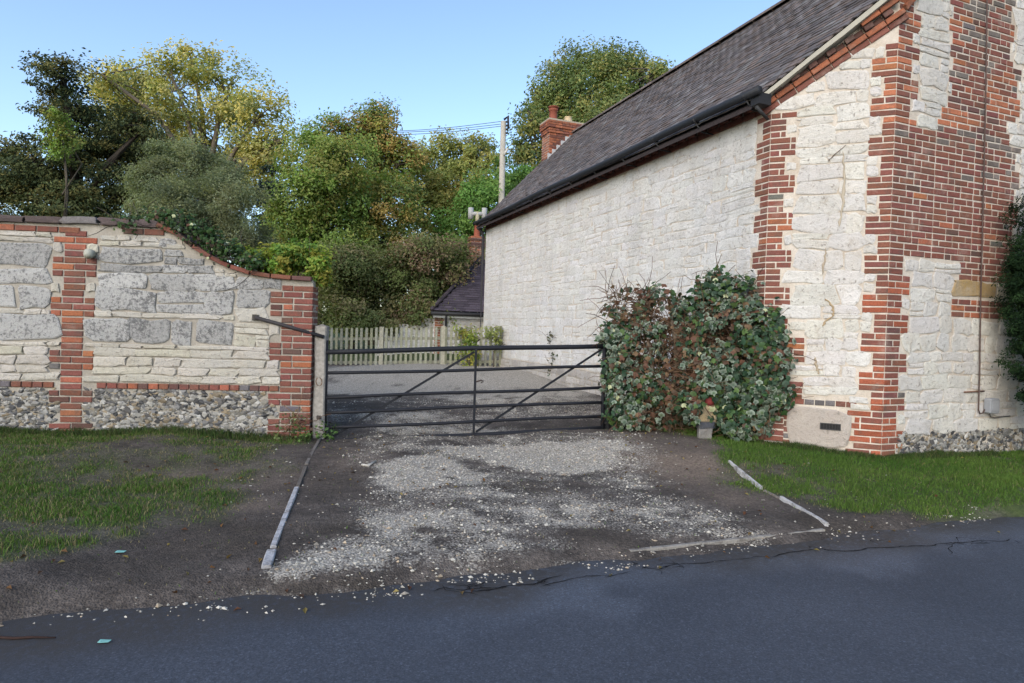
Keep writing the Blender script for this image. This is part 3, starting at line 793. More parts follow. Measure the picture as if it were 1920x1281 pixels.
for k in range(52, 96):                                # the brick strip up the gable
    z = K0 + CH * k
    if z < 3.93: continue
    xl = .70 if z < 4.22 else (.86 if z < 4.95 else .83); xl += (.06 if (k // 2) % 2 else 0)
    xr = 2.10 if 4.2 < z < 4.9 else 1.93; xr += (.07 if (k // 3) % 2 else 0)
    if rl(.954 + xl) < z + .1: continue
    fill_bricks(bricks, FG, xl, xr, z, k, r, (.60, .05, .08, .25, .02), colf=colG); blockG.append((xl - .01, xr + .01, z, z + CH))
for k in range(29, 32):
    z = K0 + CH * k
    fill_bricks(bricks, FG, 1.19, 2.20, z, k, r); blockG.append((1.18, 2.21, z, z + CH))
for k in range(23, 26):
    z = K0 + CH * k
    fill_bricks(bricks, FG, 1.08, 2.20, z, k, r, (.6, .3, .02, .1, 0)); blockG.append((1.07, 2.21, z, z + CH))
lint = MB()                                            # buff stone course let into the gable
for a, b in ((1.08, 1.52), (1.53, 1.86), (1.87, 2.2)):
    stones.append(Piece(FG, (a + b) / 2, 2.15, b - a, .185, .006, np.array([.36, .25, .115]) if b < 2 else np.array([.40, .34, .24]), 'stone', mat=M['white'], seed=int(b * 100)))
blockG.append((1.07, 2.21, 2.045, 2.25))
# row of headers and odd bricks about the rendered patch
x = .27
while x < .93:
    bricks.append(Piece(FB, x + .05, .745, .098, .062, .004, (SLATE if .38 < x < .82 else RED) * (.8 + .5 * r.random()), mat=M['brick'], seed=int(x * 50)))
    x += .110
blockB.append((.26, .95, .70, .79))
for z in np.arange(.22, .68, CH):
    fill_bricks(bricks, FB, .27, .34 + .05 * r.random(), z, 1, r, (.4, .1, .2, .2, .1))
blockB.append((.0, .38, .15, .70)); blockB.append((.92, 1.3, .15, .68))
blockB.append((.30, .98, .15, .69))
# cornice under the sloping verge of the splayed corner, four courses
CT = math.atan(.64)
def cz(x): return 4.222 + .64 * x
for row, (off, proud, ln) in enumerate(((.033, .012, .215), (.100, .042, .215), (.168, .070, .105), (.236, .098, .215))):
    s = -.10; q = 0; lim = 1.30 / math.cos(CT) - .02
    while s < lim:
        sx = s + ln / 2
        gapd = row == 2 and q % 2 == 1
        col = [BROWN_, ORANGE * .9, DARK_, ORANGE * 1.05][row] * (.75 + .5 * r.random())  # dentil course coloured dark, its shadow gap put into the brick colour
        xx = sx * math.cos(CT) - off * math.sin(CT); zz = cz(0) + sx * math.sin(CT) + off * math.cos(CT)
        wq = float((FB.w((xx, -proud, 0)) - LC) @ HU)
        if zz + .04 < roof_z(wq) - .075: bricks.append(Piece(FB, xx, zz, ln - .006, .062, proud - (.05 if gapd else 0), col, tilt=CT, mat=M['brick'], seed=q))
        s += ln + .006; q += 1
for q in range(5):                                     # topmost course, only where the roof climbs away
    sx = .55 + q * .22; xx = sx * math.cos(CT) - .33 * math.sin(CT); zz = cz(0) + sx * math.sin(CT) + .33 * math.cos(CT)
    if zz + .04 < roof_z(float((FB.w((xx, -.06, 0)) - LC) @ HU)) - .075: bricks.append(Piece(FB, xx, zz, .21, .066, .06, BROWN_ * (.8 + .5 * r.random()), tilt=CT, mat=M['brick'], seed=q))
# straight cornice along the eaves
for row, (z, proud, ln) in enumerate(((4.225, .022, .215), (4.30, .06, .105), (4.375, .085, .215))):
    s = .02; q = 0
    while s < 10.55:
        pr = proud - (.045 if row == 1 and q % 2 else 0)
        bricks.append(Piece(FA, -(s + ln / 2), z + .033, ln, .066, pr, [RED, BROWN_, RED][row] * (.8 + .5 * r.random()), mat=M['brick'], seed=q)); s += ln + .010; q += 1
# sloping cap course on the gable
GT = math.atan(PT)
s = .0
while s < 2.0:
    xx = s * math.cos(GT); zz = 5.30 + s * math.sin(GT)
    bricks.append(Piece(FG, xx + .12, zz + .02, .21, .064, .05, ORANGE * (.7 + .4 * r.random()), tilt=GT, mat=M['brick'], seed=int(s * 9))); s += .222
# corner of the far end
for k in range(4, 54):
    z = K0 + CH * k

WH = np.array([.60, .582, .545])
def colW(x, z, r): return WH * (.90 + .16 * r.random()) * np.array([1, 1 - .03 * r.random(), 1 - .07 * r.random()])
def colA(x, z, r): return np.array([.625, .615, .595]) * (.92 + .12 * r.random()) * np.array([1, 1 - .02 * r.random(), 1 - .05 * r.random()])
def rects(L): return [(p.x - p.L / 2 - .006, p.x + p.L / 2 + .006, p.z - p.H / 2 - .005, p.z + p.H / 2 + .005) for p in L]
def in_roofB(p): return p.z + p.H / 2 < cz(p.x - p.L / 2) - .0
tmp = []
lay_stones(tmp, FB, .0, BL, .70, 1.5, (.10, .17), (.14, .34), blockB, r, M['white'], colW, split=.25)
lay_stones(tmp, FB, .0, BL, 1.5, 5.0, (.15, .27), (.22, .50), blockB, r, M['white'], colW, split=.18)
tmp = [p for p in tmp if p.z + p.H * .4 < cz(p.x)]; stones += tmp; t2 = []
for zz in np.arange(.70, 4.9, .0745 * 1.5): lay_stones(t2, FB, .0, BL, zz, zz + .0745 * 1.5, (.10, .112), (.09, .2), blockB + rects(tmp), r, M['white'], colW, split=0)
stones += [p for p in t2 if p.z + p.H * .5 < cz(p.x)]
tmp = []
lay_stones(tmp, FG, .0, 2.6, .42, 1.6, (.11, .19), (.16, .38), blockG, r, M['white'], colW)
lay_stones(tmp, FG, .0, 2.6, 1.6, 6.8, (.12, .22), (.18, .42), blockG, r, M['white'], colW)
t2 = []
for zz in np.arange(.42, 6.6, .0745 * 1.5): lay_stones(t2, FG, .0, 2.6, zz, zz + .0745 * 1.5, (.10, .112), (.08, .16), blockG + rects(tmp), r, M['white'], colW, split=0)
tmp += t2
lay_stones(tmp, FG, 2.6, 4.8, .3, 6.8, (.16, .26), (.3, .6), [], r, M['white'], colW)
stones += [p for p in tmp if rl(.954 + p.x - p.L / 2) > p.z + p.H / 2 + .05 and rl(.954 + p.x + p.L / 2) > p.z + p.H / 2 + .05]
n_a = len(stones)
lay_stones(stones, FA, -10.58, 0, .78, 4.215, (.10, .19), (.2, .5), blockA, r, M['white'], colA, gap=.005, proud=.000)
lay_stones(stones, FA, -10.58, -.3, .2, .76, (.10, .16), (.12, .3), [], r, M['white'], lambda x, z, r: np.array([.40, .37, .34]) * (.7 + .5 * r.random()), gap=.02, proud=.045)
emit_all(bricks, house, 'brick', 'brickwork', M['brick_j'])
emit_all(stones, house, 'stone', 'stonework', M['white_j'])
# plinth of the long wall and the flint footing of the gable
pl = MB(); pl.add(FA.w(box_v(-10.6, -.25, -.035, .05, -.1, .765)), BOXF, (1, 1, 1)).build('plinth', M['mortar_w'], house, color=False)
ICO = icosa()
def flints(F, x0, x1, z0, z1, n, sz, r, root, cols, keep=None):
    xs, zs = r.uniform(x0, x1, n), r.uniform(z0, z1, n)
    if keep is not None:
        k = keep(xs, zs); xs, zs = xs[k], zs[k]
    n = len(xs); rad = r.uniform(sz[0], sz[1], n)
    v, f = ICO
    V = v[None] * (1 + .62 * (r.random((n, 12, 1)) - .5) * 2)
    V = V * np.stack([.8 + .9 * r.random(n), np.full(n, .30), .6 + .5 * r.random(n)], 1)[:, None, :] * rad[:, None, None]
    a = r.random(n) * .9 - .45; X = V[..., 0] * np.cos(a)[:, None] - V[..., 2] * np.sin(a)[:, None]; Z = V[..., 0] * np.sin(a)[:, None] + V[..., 2] * np.cos(a)[:, None]
    V = np.stack([X + xs[:, None], V[..., 1] + .003 + .008 * (r.random(n) - .5)[:, None], Z + zs[:, None]], -1)
    pal = np.array(cols); cc = pal[r.integers(0, len(pal), n)] * (.45 + .55 * r.random((n, 1)))
    Fc = (f[None] + (np.arange(n) * 12)[:, None, None]).reshape(-1, 3)
    o = MB().add(F.w(V.reshape(-1, 3)), Fc, np.repeat(cc, 12, 0)).build('flintwork', M['flint'], root)
    return tag(o, kind='stuff')
FL = [(.35, .335, .30), (.46, .44, .40), (.25, .23, .19), (.12, .112, .105), (.06, .06, .062), (.28, .22, .14), (.21, .205, .20), (.38, .36, .32)]
flints(FG, .26, 2.7, .06, .44, 1100, (.014, .036), r, house, FL)
# rendered patch with a slotted air vent
ang = np.linspace(0, 2 * math.pi, 15)[:-1]
po = np.array([(.645 + .345 * np.sign(math.cos(a)) * abs(math.cos(a)) ** .45 * (1 + .05 * math.sin(5 * a)), .45 + .235 * np.sign(math.sin(a)) * abs(math.sin(a)) ** .5 * (1 + .06 * math.cos(3 * a))) for a in ang])
m = len(po)
V = np.concatenate([np.c_[po[:, 0], np.full(m, .03), po[:, 1]], np.c_[po[:, 0], np.full(m, -.004), po[:, 1]], np.c_[.645 + (po[:, 0] - .645) * .95, np.full(m, -.012), .45 + (po[:, 1] - .45) * .93]])
k = np.arange(m); k2 = (k + 1) % m
rp = MB().add(FB.w(V), [np.stack([k, k2, m + k2, m + k], 1), np.stack([m + k, m + k2, 2 * m + k2, 2 * m + k], 1), (2 * m + k)[None]], (.40, .35, .305)).build('rendered_patch', M['white_j'], house)
av = MB()
av.add(FB.w(box_v(.67, .87, -.020, 0, .435, .445)), BOXF, (.05, .05, .05)); av.add(FB.w(box_v(.67, .87, -.020, 0, .505, .515)), BOXF, (.05, .05, .05))
av.add(FB.w(box_v(.66, .67, -.020, 0, .435, .515)), BOXF, (.05, .05, .05)); av.add(FB.w(box_v(.87, .88, -.020, 0, .435, .515)), BOXF, (.05, .05, .05))
for q in range(6): av.add(FB.w(box_v(.70 + q * .03, .704 + q * .03, -.0165, 0, .445, .505)), BOXF, (.035, .035, .035))
av.add(FB.w(box_v(.67, .87, -.0135, 0, .445, .505)), BOXF, (.012, .012, .012))
av.build('air_vent', M['iron'], rp)
# crack patches of buff mortar on the splayed face
def smear(F, pts, wd, col, seed, name='mortar_repair'):
    P = [F.at(*p) for p in pts]; mb_ = MB(); V = []; rr = np.random.default_rng(seed); fine = []
    for (a, b) in zip(P[:-1], P[1:]):
        for q in range(5): fine.append((a[0] + (b[0] - a[0]) * q / 5 + .02 * (rr.random() - .5), a[1] + (b[1] - a[1]) * q / 5))
    fine.append(P[-1]); m = len(fine)
    for i, (x, z) in enumerate(fine):
        w = wd * (.4 + .9 * rr.random()) * (1 if 0 < i < m - 1 else .3)
        V += [(x - w, -.006, z), (x - w * .4, -.021, z), (x + w * .4, -.021, z), (x + w, -.006, z)]
    F4 = [[i * 4 + q, i * 4 + q + 1, i * 4 + q + 5, i * 4 + q + 4] for i in range(m - 1) for q in range(3)]
    mb_.add(F.w(V), np.array(F4)[:, ::-1], col).build(name, M['plain'], house)
smear(FB, [(1580, 285), (1583, 330), (1581, 380), (1573, 425)], .016, (.42, .36, .27), 1)
smear(FB, [(1549, 465), (1546, 490), (1542, 515)], .012, (.40, .33, .24), 2)
smear(FB, [(1548, 560), (1562, 575), (1563, 592), (1547, 602), (1543, 612)], .016, (.36, .27, .16), 3)
smear(FB, [(1527, 670), (1532, 690), (1535, 702)], .015, (.38, .31, .22), 4)
smear(FB, [(1585, 272), (1560, 296), (1552, 303)], .007, (.16, .12, .09), 5, 'crack')

# roof tiles
th = math.atan(PT); up = HU * math.cos(th) + np.array([0, 0, math.sin(th)]); nr = -HU * math.sin(th) + np.array([0, 0, math.cos(th)])
def s_near(w): return max(-.9287 * w - .175, -1.005)
tv = np.array([(-.5, 0, 0), (0, 0, .004), (.5, 0, 0), (.5, .26, 0), (0, .26, .004), (-.5, .26, 0), (-.5, 0, -.014), (0, 0, -.010), (.5, 0, -.014), (.5, .26, -.014), (0, .26, -.010), (-.5, .26, -.014)])
tf = np.array([[0, 1, 4, 5], [1, 2, 3, 4], [6, 7, 1, 0], [7, 8, 2, 1], [8, 9, 3, 2], [11, 6, 0, 5], [6, 11, 10, 7], [7, 10, 9, 8]])
tiles = []; W_T = .168; GA = .102
nrow = int(2.70 / math.cos(th) / GA)
for row in range(nrow + 1):
    dist = row * GA; w = -.25 + dist * math.cos(th)
    a = s_near(w + .05); s = a
    first = W_T * (.5 if row % 2 else 1.0)
    while s < 10.72:
        wd_ = first if s == a else W_T
        p = LC + HV * (s + wd_ / 2) + HU * (-.25) + np.array([0, 0, ROOF0 - .2625]) + up * dist
        sag = -.02 * math.sin(math.pi * min(1, max(0, (s) / 10.6))) * math.sin(math.pi * row / nrow) + .016 * (vnoise(s * .8, row * .15, 90) - .5)
        x_ = -HV; tl = .080 + .05 * (r.random() - .5) + (0.05 if r.random() < .04 else 0); rt_ = .02 * (r.random() - .5)
        xr_ = x_ * math.cos(rt_) + up * math.sin(rt_); yr = -x_ * math.sin(rt_) + up * math.cos(rt_)
        y2 = yr * math.cos(tl) - nr * math.sin(tl); n2 = nr * math.cos(tl) + yr * math.sin(tl)
        p = p + nr * (.012 + sag + .009 * r.random())
        base = np.array([.112, .098, .096]) if r.random() < .72 else np.array([.125, .098, .086])
        if r.random() < .12: base = np.array([.15, .14, .135])
        tiles.append((p, (wd_ - .003) / 1.0, xr_, y2, n2, base * (.65 + .65 * r.random())))
        s += wd_
P0 = np.array([t_[0] for t_ in tiles]); px, py = proj(P0)
score = np.where((px > -20) & (px < 1940) & (py > -20) & (py < 1300), 1 / P0[:, 1] ** 2, 0)
order = np.argsort(-score); tmesh = MB().add(tv * [1, 1, 1], tf).mesh('roof_tile', M['tile'], color=False); tj = MB()
roof = empty('roof', (0, 0, ROOF0)); roof.parent = house
for rank, q in enumerate(order):
    p, wd_, xa, ya, na, col = tiles[q]
    if rank < 296:
        o = bpy.data.objects.new('roof_tile', tmesh)
        mat4 = Matrix.Identity(4); pl_ = p - org(roof)
        for i in range(3): mat4[i][0] = xa[i] * wd_; mat4[i][1] = ya[i]; mat4[i][2] = na[i]; mat4[i][3] = pl_[i]
        o.parent = roof; o.matrix_local = mat4; o.color = tuple(col) + (1,); C.objects.link(o)
    else:
        tj.add(p + (tv * [wd_, 1, 1]) @ np.stack([xa, ya, na]), tf, col)
tag(tj.build('tiling', M['tile_j'], roof), kind='stuff')
mb = MB()                                              # boarding under the tiles and the rear slope
def RP(s, w, dz): return HS(s, w, roof_z(w) + dz)
Q = [(10.70, -.24), (s_near(-.24) + .02, -.24), (s_near(.9) + .02, .885), (-.98, 2.45), (10.70, 2.45)]
V = [RP(s, w, -.05) for s, w in Q] + [RP(s, w, -.10) for s, w in Q]
mb.add(V, [np.array([[0, 1, 2, 3, 4]])[:, ::-1], np.array([[5, 6, 7, 8, 9]]), np.array([[i, (i + 1) % 5, 5 + (i + 1) % 5, 5 + i] for i in range(5)])], (.05, .04, .04))
mb.build('roof_boarding', M['wood'], roof)
mb = MB(); V = [RP(-1.0, 2.45, .02), RP(10.72, 2.45, .02), RP(10.72, 5.2, .02), RP(-1.0, 5.2, .02)] + [RP(-1.0, 2.45, -.08), RP(10.72, 2.45, -.08), RP(10.72, 5.2, -.08), RP(-1.0, 5.2, -.08)]
mb.add(V, BOXF[:, ::-1], (.1, .085, .085)).build('rear_slope', M['tile_j'], roof)
rmesh = None
for q in range(26):
    s0 = -1.0 + q * .45; mbx = MB(); aa = np.linspace(-.2, math.pi + .2, 8)
    V = [HS(s0 + ds, 2.45 + .13 * math.cos(a), 7.13 + .075 * math.sin(a) + .006 * (r.random() - .5)) for ds in (.004, .446) for a in aa] + [HS(s0 + ds, 2.45, 7.05) for ds in (.004, .446)]
    mbx.add(V, [np.array([[i, i + 1, 9 + i, 8 + i] for i in range(7)]), np.array([[i, 16, i + 1] for i in range(7)]), np.array([[8 + i, 9 + i, 17] for i in range(7)])], np.array([.13, .105, .095]) * (.7 + .6 * r.random()))
    mbx.build('ridge_tile', M['tile_j'], roof)
mb = MB()                                              # mortar fillet along the sloping verge
vp = [(s_near(w) + .015, w) for w in (-.22, 0, .22, .45, .68, .86)] + [(-.99, w) for w in (.93, 1.3, 1.7, 2.1, 2.45)]
V = []
for i, (s, w) in enumerate(vp):
    outn = (HV * -nBs - HU * nBw) if i < 6 else -HV
    b = RP(s, w, -.035 + .006 * (r.random() - .5)); tk = .062 + .012 * (r.random() - .5)
    for o_, dz in ((.035, 0), (.035, -tk), (-.16, -tk - .01), (-.16, 0)): V.append(b + outn * o_ + np.array([0, 0, dz]))
m = len(vp)
mb.add(V, [np.array([[i * 4 + q, i * 4 + (q + 1) % 4, i * 4 + 4 + (q + 1) % 4, i * 4 + 4 + q] for i in range(m - 1) for q in range(4)]), np.array([[0, 1, 2, 3]]), np.array([[m * 4 - 1, m * 4 - 2, m * 4 - 3, m * 4 - 4]])], (.36, .34, .28))
mb.build('verge_mortar', M['plain'], roof)
# gutter, brackets, downpipe
gt = MB(); gp = [HS(s, -.300, 4.385 + .012 * math.sin(s * 1.3)) for s in np.linspace(-.12, 10.75, 24)]
tube(gt, gp, .050, 10, (.022, .024, .028))
gut = gt.build('gutter', M['iron'], house)
for s in np.arange(.1, 10.7, .95):
    mbx = MB(); tube(mbx, [HS(s, -.30, 4.335), HS(s, -.2, 4.235), HS(s, -.01, 4.225)], .012, 5, (.03, .03, .032)); tube(mbx, [HS(s, -.352, 4.385), HS(s, -.30, 4.333), HS(s, -.25, 4.36)], .014, 5, (.03, .03, .032)); mbx.build('bracket', M['iron'], gut)
mbx = MB(); mbx.add(FA.w(box_v(-.10, .10, -.30, -.0, 4.17, 4.36) + [[0, 0, 0]] * 4 + [[0, 0, 0]] * 4) if False else FA.w(box_v(-.04, .10, -.28, -.10, 4.24, 4.37)), BOXF, (.02, .02, .022)); tube(mbx, [FA.w((.05, -.28, 4.22)), FA.w((.08, -.2, 4.13)), FA.w((.03, -.08, 4.10))], .02, 6, (.03, .03, .03))
mbx.build('eaves_end_box', M['iron'], gut)
dp = MB(); tube(dp, [HS(10.62, -.25, 4.30), HS(10.62, -.10, 4.16), HS(10.62, -.07, 4.0), HS(10.62, -.07, .5)], .045, 8, (.03, .028, .03)); dp.build('downpipe', M['iron'], house)
# main chimney
ch = MB(); F2 = Frame(HS(10.2, 1.66, 0), HU); F3 = Frame(HS(10.72, 1.66, 0), -HV)
ch.add(F2.w(box_v(0, 1.08, .012, .52, 5.9, 7.30)), BOXF, (1, 1, 1))
chim = ch.build('chimney', M['mortar_w'], house, color=False)
mbx = MB()
def chim_col(r): return [ORANGE, RED, ORANGE * .8, BROWN_][r.choice(4, p=(.45, .3, .2, .05))] * (.75 + .5 * r.random())
for k in range(20):
    z = 6.0 + k * .07; ex = .03 if k in (15, 16) else (.06 if k >= 17 else 0)
    for F_, wd_, dx in ((F2, 1.08, 0), (F3, .52, 0)):
        x = -ex; q = 0
        while x < wd_ + ex - .02:
            L = (.215 if k % 2 else .105); L = min(L, wd_ + ex - x)
            Piece(F_, x + L / 2, z + .03, L - .008, .062, ex + .003, chim_col(r), mat=M['brick'], seed=q).join(mbx); x += L; q += 1
tag(mbx.build('brickwork', M['brick_j'], chim), kind='stuff')
mbx = MB().add(F2.w(box_v(-.06, 1.14, -.06, .58, 7.385, 7.43)), BOXF, (.35, .30, .23)); mbx.build('capping', M['plain'], chim)
mbx = MB(); c = F2.w((.20, .24, 7.42)); lathe(mbx, c, [(.14, 0), (.135, .05), (.115, .08), (.11, .30), (.135, .32), (.135, .37), (.09, .375), (.09, .40), (.15, .405), (.15, .43), (.02, .45)], 12, (.22, .065, .04)); mbx.build('chimney_pot', M['plain'], chim)
mbx = MB(); c = F2.w((.68, .26, 7.42)); lathe(mbx, c, [(.19, 0), (.17, .06), (.13, .10), (.10, .20), (.11, .22), (.07, .225)], 12, (.46, .36, .22)); mbx.build('chimney_pot', M['plain'], chim)
mbx = MB()
for q in range(7):
    w0 = 1.62 + q * .13; zz = float(roof_z(w0)) ; mbx.add(F2.w(box_v(w0 - 1.66, w0 - 1.66 + .135, -.012, .01, zz - .03, zz + .17)), BOXF, (.42, .43, .44))
mbx.build('flashing', M['plain'], chim)

# ------------------------------------------------------------------ garden wall
DEEP = .32; WARP = .02; PJ = .008
WP = np.array([-2.325, 7.40, 0.0]); WD = np.array([.991, .134, 0])
FW = Frame(WP, WD)
gw = empty('garden_wall', WP, 'tall old garden wall of grey stone blocks with red brick pilaster and swooping top left of the gate', 'wall')
TOPX = np.array([-9.5, -5, -3.38, -2.29, -1.9, -1.727, -1.555, -1.321, -1.086, -.851, -.613, -.375, 0.02]); TOPZ = np.array([2.575, 2.575, 2.577, 2.600, 2.600, 2.588, 2.52, 2.345, 2.205, 2.115, 2.07, 2.052, 2.045])
def wtop(x): return np.interp(x, TOPX, TOPZ)
xs_ = np.concatenate([np.linspace(-9.5, -2, 8), np.linspace(-1.9, -.03, 24)]); m = len(xs_)
V = np.concatenate([np.c_[xs_, np.full(m, yy), zz] for yy, zz in ((.010, np.full(m, -.1)), (.010, wtop(xs_) - .045), (.36, wtop(xs_) - .045), (.36, np.full(m, -.1)))])
i = np.arange(m - 1)
core = MB().add(FW.w(V), [np.stack([j * m + i, j * m + i + 1, (j + 1) * m + i + 1, (j + 1) * m + i], 1) for j in range(3)] + [np.array([[m - 1, 4 * m - 1, 3 * m - 1, 2 * m - 1]]), np.array([[0, m, 2 * m, 3 * m]])], (1, 1, 1)).build('core', M['mortar_w'], gw, color=False)
r = np.random.default_rng(21)
wb, wsg, wsw, blk = [], [], [], []
MIX = (.58, .12, .06, .23, .01)
wides = [(2.28, 2.37), (1.93, 2.17), (1.46, 1.69), (.87, 1.10), (.53, .69), (.22, .32)]
pw = [(1.60, 1.84), (1.04, 1.27), (.54, .69), (.19, .34)]
FE = Frame(FW.w((-.03, 0, 0)), FW.y)
for k in range(31):
    z = .155 + .0745 * k; zm = z + .035
    if z < 2.42 - .02:
        wd_ = any(a <= zm <= b for a, b in wides); hw = .225 if wd_ else .110
        dx = .02 * (fbm(zm * 3, 1.0, 5, 2) - .5) + (.02 if zm > 1.8 else 0)
        fill_bricks(wb, FW, -2.63 + dx - hw, -2.63 + dx + hw, z, 0 if (k % 2) else (1 if wd_ else 2), r, MIX)
        blk.append((-2.63 + dx - hw - .01, -2.63 + dx + hw + .01, z, z + .075))
    if z < 1.93:
        wd_ = any(a <= zm <= b for a, b in pw); x0 = -.505 if wd_ else -.375
        fill_bricks(wb, FW, x0, -.028, z, k, r, MIX, from_right=True)
        blk.append((x0 - .01, 0, z, z + .075))
        fill_bricks(wb, FE, .004, .36, z, k + 1, r, MIX, from_right=False)
x = -5.0
while x < -.38:
    if not -2.86 < x < -2.42: wb.append(Piece(FW, x + .05, .722, .1, .062, .008 + .006 * r.random(), brick_col(r, (.5, .06, .16, .24, .1)), mat=M['brick'], seed=int(x * 31) % 9))
    x += .110
blk.append((-5, -.37, .69, .757))
x = -5.0
while x < -1.75:                                       # brick course below the coping
    if r.random() < .86: wb.append(Piece(FW, x + .105, 2.455 + (.02 if x > -2.5 else 0), .21, .064, .004, brick_col(r, (.5, .28, .05, .15, .02)), mat=M['brick'], seed=int(-x * 31) % 9))
    x += .222
# coping: stone and tile slabs on the level, brick on edge down the swoop
x = -5.4
cpts = []
while x < -1.74:
    L = r.uniform(.26, .42)
    if x + L > -1.74: L = -1.74 - x
    if L > .08:
        mbx = MB(); V, F = stone_verts(L - .008, .062 + .014 * r.random(), .42, r); V[:, 1] -= .035; V[:, 0] += x + L / 2; V[:, 2] += float(wtop(x + L / 2)) - .030
        o = mbx.add(FW.w(V), F).build('coping_stone', M['coping'], gw, color=False)
        cc = [(.105, .080, .078), (.17, .155, .15), (.085, .065, .062)][int(r.integers(0, 3))]; o.color = cc + (1,)
    x += L
arc = np.linspace(-1.74, .03, 80); az = wtop(arc); sl = np.concatenate([[0], np.cumsum(np.hypot(np.diff(arc), np.diff(az)))])
s = 0; q = 0
while s < sl[-1] - .08:
    L = .225; a, b = np.interp([s, min(s + L, sl[-1])], sl, arc); za, zb = wtop(a), wtop(b)
    tl = math.atan2(zb - za, b - a)
    mbx = MB(); V, F = brick_verts(math.hypot(b - a, zb - za) - .008, .05, .42, q % 3); V[:, 1] -= .045
    c, sn = math.cos(tl), math.sin(tl)
    W = np.stack([(a + b) / 2 + V[:, 0] * c - V[:, 2] * sn + .03 * sn, V[:, 1], (za + zb) / 2 - .03 * c + V[:, 0] * sn + V[:, 2] * c], 1)
    o = mbx.add(FW.w(W), F).build('coping_brick', M['brick'], gw, color=False); o.color = tuple(brick_col(r, (.45, .25, .1, .2, 0))) + (1,)
    s += L + .004; q += 1
def colS(x, z, r): return np.array([.52, .49, .43]) * (.80 + .2 * r.random()) * np.array([1, .97 + .03 * r.random(), .90 + .1 * r.random()])
def colGr(x, z, r): return np.array([.41, .40, .38]) * (.8 + .5 * r.random())
def colLG(x, z, r): return np.array([.42, .41, .39]) * (.78 + .4 * r.random())
def below(L): return [p for p in L if p.z + p.H / 2 < min(wtop(p.x - p.L / 2), wtop(p.x + p.L / 2)) - .085]
XR = -.02
lay_stones(wsw, FW, -5, XR, .757, 1.20, (.07, .13), (.18, .55), blk, r, M['white'], colS, gap=.012, split=.35, proud=.010)
lay_stones(wsg, FW, -5, -1.35, 1.20, 1.50, (.28, .30), (.30, .55), blk, r, M['grey'], colLG, split=0, gap=.010)
lay_stones(wsg, FW, -1.35, -.90, 1.22, 1.50, (.26, .28), (.4, .45), blk, r, M['grey'], colLG, split=0, gap=.010)
lay_stones(wsw, FW, -.90, XR, 1.20, 1.66, (.09, .16), (.16, .32), blk, r, M['white'], colS, split=.3)
lay_stones(wsw, FW, -5, -.90, 1.50, 1.565, (.06, .065), (.12, .35), blk, r, M['white'], colS, split=0)
lay_stones(wsg, FW, -5, -.90, 1.565, 1.83, (.25, .27), (.28, .52), blk, r, M['grey'], colLG, split=.12, gap=.010)
lay_stones(wsg, FW, -.90, XR, 1.66, 1.86, (.19, .2), (.24, .42), blk, r, M['grey'], colGr, split=0)
lay_stones(wsg, FW, -5, -.9, 1.83, 2.02, (.18, .2), (.26, .50), blk, r, M['grey'], colGr, split=.15, gap=.010)
lay_stones(wsg, FW, -.9, XR, 1.86, 2.0, (.13, .14), (.2, .4), blk, r, M['grey'], colLG, split=0, gap=.010)
tmp = []
lay_stones(tmp, FW, -5, -1.1, 2.02, 2.30, (.27, .28), (.36, .60), blk, r, M['grey'], colGr, split=.1)
big = below(tmp); wsg += big; tmp = []
blk2 = blk + [(p.x - p.L / 2 - .01, p.x + p.L / 2 + .01, p.z - p.H / 2 - .008, p.z + p.H / 2 + .008) for p in big]
lay_stones(tmp, FW, -1.75, -.02, 2.02, 2.42, (.085, .10), (.13, .26), blk2, r, M['grey'], colLG, split=0)
fit = below(tmp); wsg += fit; tmp = []
blk2 += [(p.x - p.L / 2 - .01, p.x + p.L / 2 + .01, p.z - p.H / 2 - .008, p.z + p.H / 2 + .008) for p in fit]
lay_stones(tmp, FW, -1.75, -.02, 2.0, 2.50, (.045, .05), (.07, .13), blk2, r, M['white'], colS, split=0)
wsw += below(tmp); tmp = []
lay_stones(tmp, FW, -5, -1.2, 2.305, 2.425, (.055, .062), (.10, .26), blk, r, M['white'], colS, split=0)
wsw += below(tmp)
t2 = []
for zz in np.arange(.757, 2.4, .0745 * 1.5): lay_stones(t2, FW, -3.6, XR, zz, zz + .0745 * 1.5, (.10, .112), (.07, .13), blk + rects(wsg + wsw), r, M['white'], colS, split=0)
wsw += below(t2)
for p in wb: p.emit(gw, 'brick')
for p in wsg: p.emit(gw, 'stone_block')
for p in wsw: p.emit(gw, 'stone')
def kf(xs, zs):
    ok = np.ones(len(xs), bool)
    for a, b, c, d in blk: ok &= ~((xs > a - .015) & (xs < b + .015) & (zs > c) & (zs < d))
    return ok
flints(FW, -5, -.3, .10, .685, 4200, (.010, .034), r, gw, FL, kf)
st = MB(); tube(st, [FW.w((-2.44, .02, 2.20)), FW.w((-2.44, -.06, 2.20)), FW.w((-2.43, -.09, 2.16))], [.05, .055, .04], 7, (.36, .36, .30)); st.build('corbel_stub', M['plain'], gw)

# iron stay from the wall to the gate post
stay = MB(); a = FW.w((-.665, -.03, 1.545)); b_ = at(607, 632, 7.44)
tube(stay, [a, a * .5 + b_ * .5 + [0, 0, .004], b_], .023, 7, (.035, .032, .034)); stay.add(FW.w(box_v(-.70, -.63, -.02, .02, 1.51, 1.58)), BOXF, (.05, .045, .04))
o = stay.build('iron_stay', M['iron'], None, loc=a); tag(o, 'rusty dark iron stay bar slanting from the wall down to the gate post', 'bar')

